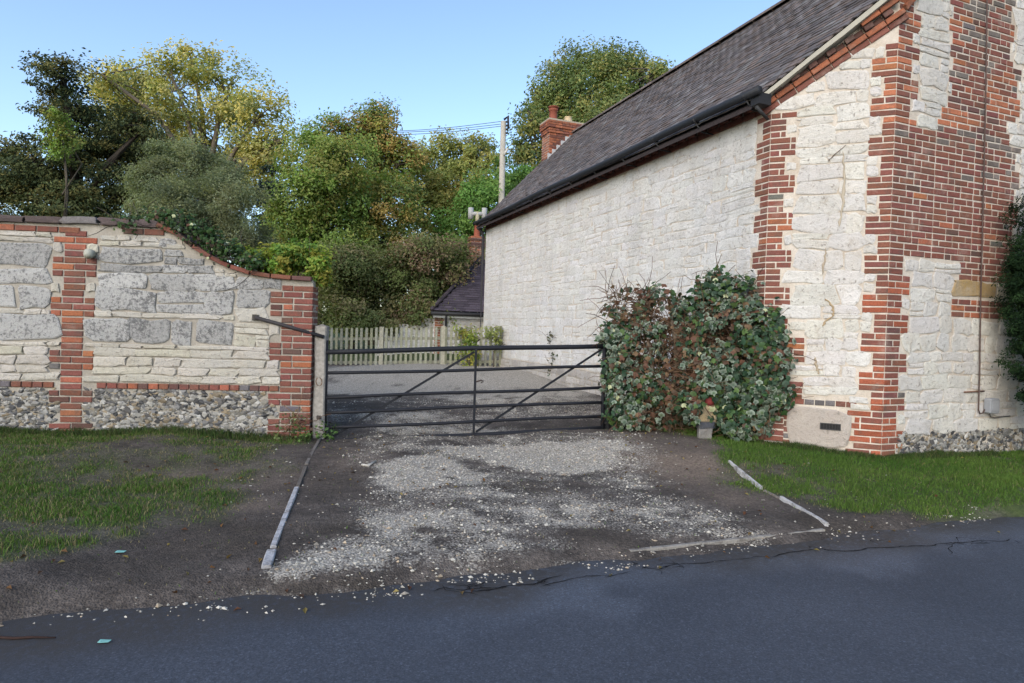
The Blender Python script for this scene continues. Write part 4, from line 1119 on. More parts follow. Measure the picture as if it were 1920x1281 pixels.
# ------------------------------------------------------------------ gate post and gate
gpB = at(597, 803, 7.47); gpT = at(595, 612, 7.47)
post = empty('gate_post', (gpB[0], gpB[1], gz(gpB[0], gpB[1])), 'weathered grey timber gate post between the brick pillar and the metal gate', 'post')
mb = MB(); zs = np.linspace(-.2, gpT[2], 12); V = []
for zz in zs:
    w = .068 + .004 * math.sin(zz * 5)
    for qx, qy in ((-1, -.8), (-.8, -1), (.8, -1), (1, -.8), (1, .8), (.8, 1), (-.8, 1), (-1, .8)): V.append((gpB[0] + qx * w + .004 * math.sin(zz * 9), gpB[1] + .05 + qy * w, zz))
m = len(zs); mb.add(V, [np.array([[i * 8 + q, i * 8 + (q + 1) % 8, i * 8 + 8 + (q + 1) % 8, i * 8 + 8 + q] for i in range(m - 1) for q in range(8)])], (.30, .28, .25))
tp = np.array(V[-8:]); apex = tp.mean(0) + [0, 0, .03]; mb.add(np.r_[tp, [apex]], np.array([[q, (q + 1) % 8, 8] for q in range(8)]), (.22, .20, .17))
mb.build('timber', M['wood'], post)
mb = MB(); cen = at(598, 716, 7.38); ang = np.linspace(0, 2 * math.pi, 13); tube(mb, [cen + [.035 * math.cos(a), -.01 * math.sin(a), .05 * math.sin(a)] for a in ang], .006, 5, (.16, .10, .06)); mb.build('ring', M['iron'], post)
mb = MB(); c = at(597, 783, 7.40); mb.add(c + box_v(-.02, .02, -.012, .02, -.02, .02), BOXF, (.05, .04, .035)); mb.build('bolt', M['iron'], post)

GL_ = np.array([-2.194, 7.50]); GD = np.array([.976, .2165]); GWd = 3.50
FGt = Frame(np.array([GL_[0], GL_[1], 0]), np.array([GD[0], GD[1], 0]))
gate = empty('field_gate', (GL_[0], GL_[1], .08), 'long black metal field gate with six rails and two diagonal braces closed across the drive', 'gate')
def gzb(x, zl, zr): return zl + (zr - zl) * x / GWd
rails = [(1.165, 1.318, .030), (.905, 1.05, .020), (.617, .770, .020), (.438, .582, .020), (.255, .392, .020), (.085, .232, .028)]
IR = (.013, .014, .018)
for zl, zr, rd_ in rails:
    mb = MB(); tube(mb, [FGt.w((x, 0, gzb(x, zl, zr) + .006 * math.sin(x * 2.1 + zl * 9))) for x in np.linspace(-.015, 3.50, 9)], rd_, 8, IR); mb.build('rail', M['iron'], gate)
mb = MB(); tube(mb, [FGt.w((-.01, 0, .075)), FGt.w((-.014, 0, 1.30))], .022, 8, IR); mb.build('stile', M['iron'], gate)
mb = MB(); tube(mb, [FGt.w((3.50, 0, .10)), FGt.w((3.49, 0, 1.33))], .026, 8, IR); mb.build('stile', M['iron'], gate)
mb = MB(); mb.add(FGt.w(box_v(1.77, 1.80, -.030, -.024, .12, 1.24)), BOXF, IR); mb.build('upright', M['iron'], gate)
for (x0, z0, x1, z1) in ((.03, .11, 1.77, 1.20), (1.82, .19, 3.46, 1.27)):
    mb = MB(); d = np.array([x1 - x0, z1 - z0]); d /= np.linalg.norm(d); nn_ = np.array([-d[1], d[0]]) * .014
    V = [(x + s_ * nn_[0], yy, z + s_ * nn_[1]) for yy in (.018, .026) for x, z, s_ in ((x0, z0, -1), (x1, z1, -1), (x1, z1, 1), (x0, z0, 1))]
    mb.add(FGt.w(V), BOXF, IR); mb.build('brace', M['iron'], gate)
mb = MB(); tube(mb, [FGt.w((1.80, -.03, .83)), FGt.w((1.86, -.03, .85)), FGt.w((1.90, -.03, .84)), FGt.w((1.86, -.03, .82))], .010, 5, (.05, .035, .03)); mb.build('latch', M['iron'], gate)
mb = MB(); tube(mb, [FGt.w((-.02, 0, 1.24)), FGt.w((-.08, .02, 1.26)), FGt.w((-.13, .03, 1.25))], .012, 6, IR); mb.build('hinge', M['iron'], gate)
pr_ = empty('hinge_post', FGt.w((3.58, .03, .15)), 'black iron hinge post at the ivy end of the gate', 'post')
mb = MB(); tube(mb, [FGt.w((3.585, .03, -.1)), FGt.w((3.58, .03, 1.19))], .042, 8, (.02, .021, .024)); mb.build('shaft', M['iron'], pr_)
for z in (.30, 1.08):
    mb = MB(); tube(mb, [FGt.w((3.585, .03, z)), FGt.w((3.53, 0, z))], .016, 6, (.03, .03, .03)); mb.build('hinge', M['iron'], pr_)

# ------------------------------------------------------------------ picket fence at the back of the court
FX0, FX1 = -4.84, -.16
fz = lambda x: 1.375 + (x - FX0) / (FX1 - FX0) * .20
fb_ = lambda x: .32 + (x - FX0) / (FX1 - FX0) * .17
fence = empty('picket_fence', (-2.5, 16, .4), 'weathered pale picket fence running up to the house at the back of the court', 'fence')
FF = Frame((0, 16, 0), (1, 0, 0)); r = np.random.default_rng(31); x = FX0; k = 0
PK = (.26, .26, .19)
while x < FX1 - .05:
    t_, b0, w = fz(x) + .02 * (r.random() - .5), fb_(x) - .03, .031
    ax = .01 * (r.random() - .5)
    V = [(x - w, -.01, b0), (x + w, -.01, b0), (x + w + ax, -.01, t_ - .02), (x + w * .5 + ax, -.01, t_), (x - w * .5 + ax, -.01, t_), (x - w + ax, -.01, t_ - .02)]
    V += [(a_, .012, c_) for a_, _, c_ in V]
    mb = MB().add(FF.w(V), [np.arange(6)[None], np.arange(6, 12)[::-1][None], np.array([[(q + 1) % 6, q, 6 + q, 6 + (q + 1) % 6] for q in range(6)])], np.array(PK) * (.75 + .45 * r.random()) * np.array([1, 1, .9 + .2 * r.random()]))
    mb.build('picket', M['wood'], fence); x += .1265; k += 1
for h in (.18, .78):
    mb = MB(); V = box_v(FX0 - .06, FX1 + .06, .013, .05, -.035, .035); V[:, 2] += np.interp(V[:, 0], [FX0, FX1], [fb_(FX0) + h, fb_(FX1) + h]); mb.add(FF.w(V), BOXF, (.24, .23, .17)); mb.build('rail', M['wood'], fence)
for x in (FX0 - .05, -3.32, -1.75, FX1 + .04):
    wq = .05 if x < 0 and x > FX0 - .1 else .07
    V = box_v(x - wq, x + wq, -.02, .09, .1, fz(x) + (.06 if x > -.2 else .02)); mb = MB().add(FF.w(V), BOXF, (.36, .34, .26)); mb.build('post', M['wood'], fence)

# ------------------------------------------------------------------ outbuilding behind the house
ob = empty('outbuilding', HS(12.2, 0, .5), 'low limewashed outbuilding with hipped dark slate roof behind the far end of the house', 'building')
O2 = Frame(HS(12.2, 0, 0), HU); O3 = Frame(HS(16.0, -1.0, 0), -HV)
mb = MB(); mb.add(O2.w(box_v(-.98, 6, .012, 3.6, 0, 1.93)), BOXF, (1, 1, 1)); mb.build('wall', M['mortar_h'], ob, color=False)
os_ = []; r = np.random.default_rng(41)
lay_stones(os_, O2, -.72, 1.2, .4, 1.90, (.11, .18), (.2, .42), [], r, M['white'], colA)
lay_stones(os_, O3, .1, 3.79, .4, 1.90, (.14, .2), (.3, .5), [], r, M['white'], colA)
mb = MB()
for p in os_: p.join(mb)
tag(mb.build('stonework', M['white_j'], ob), kind='stuff')
os_ = []
for k in range(20):
    fill_bricks(os_, O2, -.975, -.74 + (.05 if (k // 3) % 2 else 0), .40 + .0745 * k, k, r, (.3, .6, 0, .1, 0))
mb = MB()
for p in os_: p.join(mb)
tag(mb.build('brick_quoin', M['brick_j'], ob), kind='stuff')
def slates(mbx, p0, p1, p2, p3, rows, cw, r, base):     # courses between eaves p0-p1 and top p3-p2
    p0, p1, p2, p3 = map(np.asarray, (p0, p1, p2, p3)); nrm = np.cross(p1 - p0, p3 - p0); nrm /= np.linalg.norm(nrm)
    for k in range(rows):
        a0, a1 = k / rows, (k + 1.25) / rows; A = p0 + (p3 - p0) * a0; Bq = p1 + (p2 - p1) * a0; A2 = p0 + (p3 - p0) * min(a1, 1); B2 = p1 + (p2 - p1) * min(a1, 1)
        L = np.linalg.norm(Bq - A); n_ = max(1, int(L / cw)); 
        for q in range(n_):
            t0 = max(0, (q + (.5 if k % 2 else 0)) / n_); t1 = min(1, (q + 1 + (.5 if k % 2 else 0) - .02) / n_)
            if t1 - t0 < .1 / n_: continue
            u0 = A + (Bq - A) * t0; u1 = A + (Bq - A) * t1; w0 = A2 + (B2 - A2) * t0; w1 = A2 + (B2 - A2) * t1
            lf = nrm * (.016 + .005 * r.random())
            mbx.add([u0 + lf, u1 + lf, w1 + nrm * .002, w0 + nrm * .002, u0, u1], np.array([[0, 1, 2, 3]] + [[4, 5, 1, 0]]), np.array(base) * (.7 + .6 * r.random()))
E0, E1 = HS(12.05, -1.12, 1.98), HS(12.05, 6, 1.98); A0, A1 = HS(14.05, 1.0, 3.80), HS(14.05, 6, 3.80); E2, E3 = HS(16.1, -1.12, 1.98), HS(16.1, 6, 1.98)
mb = MB(); slates(mb, E0, E1, A1, A0, 24, .2, r, (.075, .062, .078)); slates(mb, E2, E0, A0, A0 + (E0 - E2) * .01, 24, .2, r, (.075, .062, .078)); slates(mb, E3, E2, A0, A1, 24, .3, r, (.075, .062, .078))
orf = mb.build('roof', M['tile_j'], ob); tag(orf, kind='stuff')
mb = MB(); tube(mb, [E0 + [0, 0, .03], A0 + [0, 0, .05]], .06, 6, (.06, .05, .06)); mb.build('hip_ridge', M['tile_j'], ob)
mb = MB(); tube(mb, [HS(12.0, -1.15, 1.90), HS(12.0, 1.5, 1.90)], .055, 8, (.03, .03, .032)); mb.build('gutter', M['iron'], ob)
mb = MB(); mb.add(O2.w(box_v(-1.05, 1.5, -.14, -.10, 1.78, 1.86)), BOXF, (.55, .55, .53)); mb.build('fascia_board', M['plain'], ob)
mb = MB(); tube(mb, [HS(12.0, -.68, 1.86), HS(12.12, -.66, 1.7), HS(12.14, -.66, .4)], .035, 7, (.03, .03, .032)); mb.build('downpipe', M['iron'], ob)
cb = at(897, 470, 22.0); FC = Frame((cb[0] - .24, cb[1], 0), HU)
mb = MB(); mb.add(FC.w(box_v(0, .48, 0, .48, 2.6, cb[2] + .45)), BOXF, (1, 1, 1)); oc = mb.build('chimney', M['mortar_w'], ob, color=False)
mb = MB()
for k in range(19):
    z = cb[2] - .9 + .0745 * k; ex = .03 if k in (14, 15, 17) else .003; q = 0
    for F_ in (FC, Frame(FC.w((0, .48, 0)), -HV)):
        x = -ex
        while x < .48: L = min(.215 if (k + q) % 2 else .105, .48 + ex - x); Piece(F_, x + L / 2, z + .035, L - .008, .066, ex, (DARK_ if ex > .02 else chim_col(r)), mat=M['brick'], seed=k).join(mb); x += L; q += 1
tag(mb.build('brickwork', M['brick_j'], oc), kind='stuff')
mb = MB(); c = FC.w((.26, .24, cb[2] + .44)); lathe(mb, c, [(.15, 0), (.14, .06), (.115, .10), (.10, .52), (.125, .54), (.125, .60), (.05, .61)], 10, (.24, .07, .04)); mb.build('chimney_pot', M['plain'], oc)
mb = MB(); c = FC.w((.26, .24, cb[2] + 1.0)); GY = (.34, .34, .33)
tube(mb, [c, c + [0, 0, .40]], .075, 8, (.36, .33, .22)); tube(mb, [c + [-.27, 0, .33], c + [.27, 0, .33]], .075, 8, GY)
for sx in (-.24, .24): tube(mb, [c + [sx, 0, .14], c + [sx, 0, .54]], .095, 8, GY)
mb.build('cowl', M['plain'], oc)
# low white wall running on from the outbuilding
lw = empty('yard_wall', HS(12.3, -1.3, .5), 'low stepped white stone wall behind the picket fence beside the outbuilding', 'wall')
for q, (a, b, zt) in enumerate(((-1.45, -1.0, 1.75), (-1.95, -1.46, 1.55), (-2.6, -1.96, 1.42))):
    mb = MB().add(O2.w(box_v(a, b, .2, .5, .2, zt)), BOXF, (.6, .58, .53)); mb.build('wall_section', M['white_j'], lw)
os_ = []; lay_stones(os_, Frame(O2.w((0, .19, 0)), HU), -2.6, -1.0, .4, 1.40, (.1, .18), (.18, .4), [], r, M['white'], colA)
mb = MB()
for p in os_: p.join(mb)
tag(mb.build('stonework', M['white_j'], lw), kind='stuff')

# ------------------------------------------------------------------ pole and wires
pT = at(944, 228, 24); pB = at(938, 500, 24)
pole = empty('utility_pole', (pB[0], pB[1], .8), 'pale wooden utility pole rising behind the house roof', 'pole')
mb = MB(); tube(mb, [(pB[0], pB[1], .6), pT], [.15, .105], 10, (.40, .37, .31)); mb.build('shaft', M['wood'], pole)
mb = MB(); 
for q in range(4): tube(mb, [pT + [.10, -.1, -.05 - q * .14], pT + [.19, -.12, -.03 - q * .14]], .04, 6, (.03, .03, .03))
tube(mb, [pT + [.02, -.06, .05], pT + [.17, -.12, .16], pT + [.2, -.12, -.3]], .045, 6, (.03, .03, .035)); mb.build('insulator', M['iron'], pole)
mb = MB(); tube(mb, [pT + [.05, -.1, -1.3], pT + [.2, -.12, -1.05]], .05, 6, (.45, .44, .40)); mb.build('bracket', M['plain'], pole)
for q, (ly, ry) in enumerate(((238, 227), (240, 232), (246, 236))):
    a = at(946, ry, 24); b_ = at(640, ly + 8 - q, 27); pts = [a + (b_ - a) * t + [0, 0, -.5 * math.sin(math.pi * t) * .3] for t in np.linspace(0, 1, 12)]
    mb = MB(); tube(mb, pts, .011, 4, (.05, .05, .055)); o = mb.build('overhead_wire', M['iron'], None, loc=a)
    tag(o, ('topmost', 'middle', 'lowest')[q] + ' of three thin dark wires strung left from the utility pole', 'wire', 'wires from the utility pole')

# ------------------------------------------------------------------ cable and box on the gable
mb = MB(); cpx = [(1846, -10), (1843, 200), (1838, 400), (1834, 560), (1832, 700), (1830, 762)]
P3 = [FG.at(*c) for c in cpx]
loop = [(P3[-1][0] + .0, P3[-1][1] - .04), (P3[-1][0] + .03, P3[-1][1] - .085), (P3[-1][0] + .09, P3[-1][1] - .08), (P3[-1][0] + .13, P3[-1][1] - .02)]
tube(mb, [FG.w((x, -.030, z)) for x, z in P3 + loop], .0085, 5, (.09, .06, .05))
o = mb.build('wall_cable', M['plain'], None, loc=FG.w((P3[-1][0], 0, P3[-1][1]))); tag(o, 'thin dark cable hanging down the brick gable to the grey box', 'cable')
bx = P3[-1][0] + .11; bz = FG.at(1847, 760)[1]
jb = empty('junction_box', FG.w((bx + .09, -.03, bz)), 'small grey junction box on the white stone near the dark hedge', 'box')
mb = MB(); V = []; 
for yy, sc in ((-.02, 1), (-.09, 1), (-.10, .93)):
    for cx_, cz_ in ((-1, -.85), (-.85, -1), (.85, -1), (1, -.85), (1, .85), (.85, 1), (-.85, 1), (-1, .85)): V.append((bx + .09 + cx_ * .085 * sc, yy, bz + cz_ * .092 * sc))
mb.add(FG.w(V), [np.array([[j * 8 + q, j * 8 + (q + 1) % 8, j * 8 + 8 + (q + 1) % 8, j * 8 + 8 + q] for j in range(2) for q in range(8)]), np.arange(16, 24)[None]], (.24, .25, .265)); mb.build('casing', M['plain'], jb)
mb = MB(); mb.add(FG.w(box_v(bx + .03, bx + .15, -.106, -.099, bz - .055, bz + .06)), BOXF, (.27, .28, .295)); mb.build('lid', M['plain'], jb)
mb = MB(); tube(mb, [FG.w((x, -.03, z)) for x, z in ((bx + .10, bz - .09), (bx + .12, bz - .14), (bx + .2, bz - .155), (bx + .5, bz - .14))], .008, 5, (.10, .09, .08)); mb.build('lead', M['plain'], jb)
mb = MB(); a, b_ = FG.at(1805, 735), FG.at(1842, 733); tube(mb, [FG.w((a[0], -.02, a[1])), FG.w((b_[0], -.02, b_[1]))], .010, 5, (.16, .09, .06)); o = mb.build('iron_rod', M['iron'], None, loc=FG.w((a[0], 0, a[1]))); tag(o, 'short rusty iron rod fixed level across the gable above the grey box', 'rod')

# ------------------------------------------------------------------ foliage
MORE, FINE = 1.35, .92
LEAFGAIN = 2.6
def unit(v): return v / (np.linalg.norm(v, axis=-1, keepdims=True) + 1e-9)
def lobes_at(L, Y, spread, r, dy=None):
    out = []
    for q in L:
        px, py, rx, ry = q[:4]; y = Y + (q[4] if len(q) > 4 else (r.random() - .5) * spread)
        c = at(px, py, y); out.append((c, np.array([rx * y / FPX, max(.10, .85 * (rx + ry) / 2 * y / FPX), ry * y / FPX])))
    return out
def clumps(lobes, dens, r, inner=.45, lump=.0):
    P, O, S = [], [], []
    for c, rad in lobes:
        n = max(4, int(dens * (rad[0] * rad[2] + rad[0] * rad[1] + rad[1] * rad[2])))
        d = unit(r.normal(size=(n, 3))); rho = inner + (1.08 - inner) * r.random((n, 1)) ** .6
        rho *= 1 + .22 * (r.random((n, 1)) - .5)
        P.append(c + d * rad * rho); O.append(d); S.append(np.full(n, rad.mean()))
    return np.concatenate(P), np.concatenate(O), np.concatenate(S)
def crown_mesh(lobes, r, n_leaf, size, pal, dens, sig, aspect=.6, inner=.45, flat=1.0, upb=.6, wts=None):
    P, O, S = clumps(lobes, dens, r, inner)
    nc = len(P); per = max(3, int(n_leaf * MORE) // nc); size = size * FINE
    ct = r.choice(len(pal), nc, p=wts); cb = .80 + .4 * r.random(nc)
    k = np.repeat(np.arange(nc), per)
    off = np.clip(r.normal(size=(len(k), 3)), -1.7, 1.7) * np.array([1, 1, .75 * flat]) * sig * 1.0 * (.6 + .8 * r.random(nc))[k][:, None]
    L = P[k] + off
    nrm = unit(O[k] * .8 + r.normal(size=(len(k), 3)) * .55 + [-.15, -.35, upb])
    pal = np.array(pal); sw = r.random(len(k)) < .22
    idx = np.where(sw, r.choice(len(pal), len(k), p=wts), ct[k])
    col = LEAFGAIN * pal[idx] * (cb[k] * (.82 + .36 * r.random(len(k))))[:, None]
    return leaf_quads(L, nrm, size * r.uniform(.6, 1.3, len(k)), col, aspect, .18), P
def tree(name, label, cat, L, Y, base_px, n_leaf, size, pal, r_trunk, seed, dens=9, sig=.30, spread=3, group=None, aspect=.6, inner=.45, flat=1.0, wts=None, leafmat='leaf', bark=(.10, .085, .065), twigs=True, upb=.6, up=0):
    r = np.random.default_rng(seed)
    lobes = lobes_at(L, Y, spread, r)
    bx, by = at(base_px, 600, Y)[:2]; bz = float(gz0(bx, by))
    root = empty(name, (bx, by, bz), label, cat, group)
    geo, P = crown_mesh(lobes, r, n_leaf, size, pal, dens, sig, aspect, inner, flat, upb, wts)
    crown = MB().add(*geo).build('crown', M[leafmat], root)
    mb = MB(); cen = np.mean([c for c, _ in lobes], 0); low = min(c[2] - rd[2] for c, rd in lobes)
    fork = np.array([bx + (cen[0] - bx) * .35, by, bz + max(.4, (cen[2] - bz) * .45)])
    top = np.array([cen[0], cen[1], cen[2] + .0 * (max(c[2] for c, _ in lobes) - cen[2])])
    tp = [np.array([bx, by, bz - .2]), np.array([bx + .1 * r_trunk, by, bz + .5 * (fork[2] - bz)]), fork, (fork + top) / 2 + r.normal(size=3) * .15, top]
    tube(mb, tp, [r_trunk * 1.25, r_trunk, r_trunk * .8, r_trunk * .5, r_trunk * .2], 9, bark)
    for c, rd in lobes:
        s = fork + (top - fork) * r.uniform(0, .6); mid = (s + c) / 2 + np.array([0, 0, .12 * np.linalg.norm(c - s)]) + r.normal(size=3) * .12
        end = c + (c - s) * .05 + r.normal(size=3) * .1
        tube(mb, [s, mid, c, end], [r_trunk * .42, r_trunk * .28, r_trunk * .16, r_trunk * .05], 6, bark)
        if twigs:
            dn = np.argsort(((P - c) ** 2).sum(1))[:26]
            for q in r.choice(dn, min(12, len(dn)), replace=False):
                e_ = c + (P[q] - c) * 1.05; tube(mb, [c, (c + e_) / 2 + r.normal(size=3) * .08, e_], [r_trunk * .12, r_trunk * .08, r_trunk * .03], 4, bark, caps=False)
    mb.build('trunk', M['bark'], root)
    return root
YG = [(.18, .165, .055), (.125, .135, .048), (.22, .185, .058), (.095, .105, .042), (.155, .145, .06)]
OL = [(.078, .112, .030), (.100, .128, .036), (.140, .128, .038), (.060, .078, .026), (.15, .105, .038)]
GN = [(.088, .130, .032), (.055, .080, .022), (.095, .118, .032), (.11, .108, .032)]
DK = [(.024, .032, .014), (.037, .043, .018), (.058, .054, .020), (.018, .025, .013)]
GRP = 'trees behind the wall and house'
tree('yellowing_tree', 'tall yellow-green tree with airy sunlit top behind the dark yew', 'tree',
     [(362, 118, 38, 48), (335, 170, 60, 60), (285, 175, 62, 55), (425, 178, 62, 62), (480, 225, 50, 70), (400, 265, 85, 70), (235, 170, 55, 50), (505, 290, 40, 60), (450, 320, 70, 55), (530, 262, 20, 30), (225, 250, 60, 70), (330, 280, 70, 60), (480, 360, 45, 45), (190, 140, 30, 30)],
     27, 420, 26000, .17, YG, .34, 101, dens=6, sig=.27, spread=4, group=GRP, bark=(.17, .14, .105))
tree('dark_yew', 'dark evergreen yew with spreading level branches at the left above the wall', 'tree',
     [(118, 150, 48, 50), (130, 215, 60, 60), (175, 265, 85, 60), (70, 300, 80, 50), (240, 285, 80, 55), (130, 345, 130, 50), (295, 315, 45, 60), (25, 360, 80, 50), (235, 365, 90, 45), (100, 400, 140, 30), (270, 240, 45, 40), (-60, 330, 80, 60), (300, 395, 40, 30), (20, 280, 45, 30)],
     19, 140, 42000, .12, DK, .30, 102, dens=12, sig=.26, spread=3, group=GRP, aspect=.5, inner=.25, flat=.45, bark=(.05, .042, .034), leafmat='needle')
tree('ivy_clad_stem', 'bright green ivy column climbing a stem inside the dark yew', 'plant', [(112, 235, 18, 32), (120, 270, 24, 30)], 17.2, 118, 1500, .09, GN, .06, 103, dens=40, sig=.12, spread=.2, twigs=False)
tree('grey_bush', 'rounded silvery grey-green bush just behind the garden wall', 'bush',
     [(350, 320, 72, 55), (300, 370, 60, 50), (350, 385, 90, 55), (425, 375, 62, 60), (450, 430, 55, 40), (330, 420, 80, 30), (395, 330, 50, 45), (290, 330, 35, 35), (470, 460, 40, 25), (400, 440, 60, 30)],
     12.5, 370, 60000, .060, [(.085, .098, .062), (.115, .128, .085), (.055, .066, .042), (.095, .10, .055)], .12, 104, dens=42, sig=.12, spread=1.4, aspect=.34, inner=.30, upb=.9)
tree('dark_conifer', 'narrow blackish conifer between the yellow tree and the green tree', 'tree', [(512, 400, 26, 60), (505, 350, 18, 40), (500, 440, 36, 40)], 23, 508, 5000, .12, [(.010, .016, .015), (.018, .026, .020)], .14, 105, dens=16, sig=.22, spread=1, group=GRP, leafmat='needle', flat=.5)
tree('green_tree', 'full mid-green tree right of the dark conifer above the pillar', 'tree',
     [(605, 265, 45, 42), (590, 320, 58, 60), (560, 380, 50, 55), (620, 385, 60, 60), (575, 450, 65, 45), (645, 300, 40, 55), (630, 450, 60, 45), (545, 430, 35, 50), (600, 500, 70, 40), (650, 510, 60, 40)],
     22, 590, 32000, .125, GN, .22, 106, dens=11, sig=.26, spread=3, group=GRP)
tree('russet_tree', 'tall green tree tinged russet with a pointed top in the middle of the trees', 'tree',
     [(708, 212, 22, 26), (705, 240, 34, 34), (700, 262, 46, 45), (690, 310, 55, 55), (745, 310, 38, 50), (725, 380, 62, 60), (670, 375, 50, 55), (690, 450, 60, 45), (640, 240, 24, 24), (755, 460, 36, 36), (700, 500, 70, 40), (770, 490, 40, 40)],
     24, 700, 34000, .13, OL + [(.15, .11, .04)], .22, 107, dens=11, sig=.26, spread=3, group=GRP)
tree('tawny_tree', 'rounded tawny green tree left of the utility pole', 'tree',
     [(835, 300, 62, 38), (885, 288, 38, 30), (800, 350, 50, 50), (860, 350, 60, 40), (785, 410, 26, 40), (830, 400, 40, 40), (915, 310, 22, 28), (775, 300, 25, 32), (820, 460, 40, 40)],
     28, 830, 20000, .15, [(.11, .118, .036), (.14, .122, .038), (.08, .092, .03), (.125, .13, .04)], .24, 108, dens=9, sig=.28, spread=3, group=GRP)
tree('bright_green_tree', 'low bright green tree behind the utility pole and small chimney', 'tree',
     [(905, 375, 52, 45), (955, 345, 45, 40), (870, 430, 45, 45), (920, 435, 45, 50), (985, 330, 25, 30), (850, 480, 45, 35), (900, 490, 30, 40)],
     25, 910, 20000, .13, [(.056, .108, .026), (.045, .085, .022), (.078, .122, .032)], .2, 109, dens=10, sig=.26, spread=2.5, group=GRP)
tree('oak_tree', 'large oak in full leaf rising behind the house roof and brick chimney', 'tree',
     [(1095, 125, 60, 42), (1045, 165, 45, 40), (1150, 150, 55, 50), (1100, 190, 70, 55), (1165, 200, 50, 40), (1030, 225, 42, 45), (1000, 215, 25, 30), (1210, 150, 30, 30), (1238, 130, 12, 14), (1060, 260, 50, 45), (990, 275, 30, 35), (1010, 300, 30, 25), (1120, 245, 60, 40), (1180, 120, 30, 25)],
     32, 1080, 30000, .18, [(.062, .085, .030), (.085, .102, .036), (.12, .115, .04), (.045, .062, .025)], .4, 110, dens=8, sig=.32, spread=4, group=GRP, bark=(.08, .07, .055))
tree('thicket_shrub', 'dark tangled shrub behind the picket fence', 'shrub',
     [(600, 500, 50, 40), (660, 490, 50, 40), (740, 500, 50, 40), (640, 545, 50, 50), (700, 530, 60, 42), (650, 590, 50, 35), (730, 575, 60, 45), (610, 590, 30, 45), (690, 605, 60, 25), (620, 520, 28, 30)], 19, 660, 34000, .095, [(.055, .070, .024), (.075, .082, .034), (.040, .052, .020), (.080, .072, .038)], .09, 111, dens=16, sig=.2, spread=2, inner=.2)
tree('reddish_shrub', 'brownish red tinged shrub left of the small slate roof', 'shrub',
     [(790, 480, 50, 40), (790, 520, 50, 40), (825, 545, 40, 40), (770, 570, 45, 45), (800, 590, 40, 30), (840, 510, 35, 30), (860, 480, 30, 30)], 20, 800, 20000, .10, [(.085, .078, .036), (.068, .082, .03), (.095, .068, .045), (.055, .070, .026)], .08, 112, dens=16, sig=.2, spread=2, inner=.2)
tree('green_shrub', 'small green shrub above the stepped white wall', 'shrub', [(800, 580, 26, 20), (825, 570, 24, 22), (850, 555, 20, 22)], 20.5, 812, 3500, .08, GN, .05, 113, dens=30, sig=.16, spread=.6, twigs=False)
tree('wall_shrub', 'yellow-green leafy shrub spilling over the top of the brick pillar', 'shrub',
     [(500, 484, 42, 24), (545, 484, 44, 26), (580, 494, 28, 26), (468, 486, 24, 18), (598, 512, 14, 26), (530, 502, 60, 16), (565, 474, 26, 16), (600, 500, 10, 40)],
     7.62, 540, 8000, .058, [(.085, .135, .022), (.125, .15, .032), (.05, .09, .02), (.15, .14, .03)], .03, 114, dens=160, sig=.05, spread=.2, inner=.3, aspect=.55, upb=.9)
tree('fence_climber', 'yellow-green climber growing through the middle of the picket fence', 'plant', [(882, 632, 14, 20), (878, 660, 16, 18), (866, 622, 8, 10), (878, 688, 16, 8)], 15.85, 882, 800, .08, [(.10, .12, .025), (.07, .10, .025), (.14, .13, .03)], .025, 115, dens=80, sig=.10, spread=.3, twigs=False)
tree('fence_weed', 'thin leafy climber at the house end of the picket fence', 'plant', [(915, 622, 7, 9), (934, 628, 8, 18), (928, 650, 8, 12)], 15.8, 928, 260, .08, [(.075, .095, .03), (.11, .12, .045)], .018, 116, dens=80, sig=.09, spread=.2, twigs=False)
tree('clipped_yew', 'dense dark clipped conifer column against the gable at the right edge', 'hedge',
     [(1988, 400, 74, 70), (1981, 530, 74, 60), (1981, 620, 74, 60), (1988, 480, 80, 80), (1988, 570, 84, 90), (1988, 660, 80, 80), (1998, 730, 72, 60), (2011, 770, 66, 40), (2076, 500, 80, 110), (2076, 650, 80, 110)],
     7.35, 1990, 52000, .044, [(.0050, .0115, .0050), (.0085, .0175, .0065), (.0035, .008, .004)], .06, 117, dens=110, sig=.05, spread=.1, inner=.78, aspect=.35, leafmat='needle', twigs=False)
mbx = MB(); v, f = ICO                                   # added solid core, coloured dark for the shaded inside of the clipped conifer
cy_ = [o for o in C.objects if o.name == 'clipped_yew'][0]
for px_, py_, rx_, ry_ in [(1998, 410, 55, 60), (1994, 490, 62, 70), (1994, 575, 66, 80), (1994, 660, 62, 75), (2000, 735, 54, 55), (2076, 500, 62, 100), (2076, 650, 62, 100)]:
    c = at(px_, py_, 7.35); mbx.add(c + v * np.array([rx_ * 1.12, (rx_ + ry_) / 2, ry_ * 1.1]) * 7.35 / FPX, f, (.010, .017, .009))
mbx.build('inner_core', M['bark'], cy_)

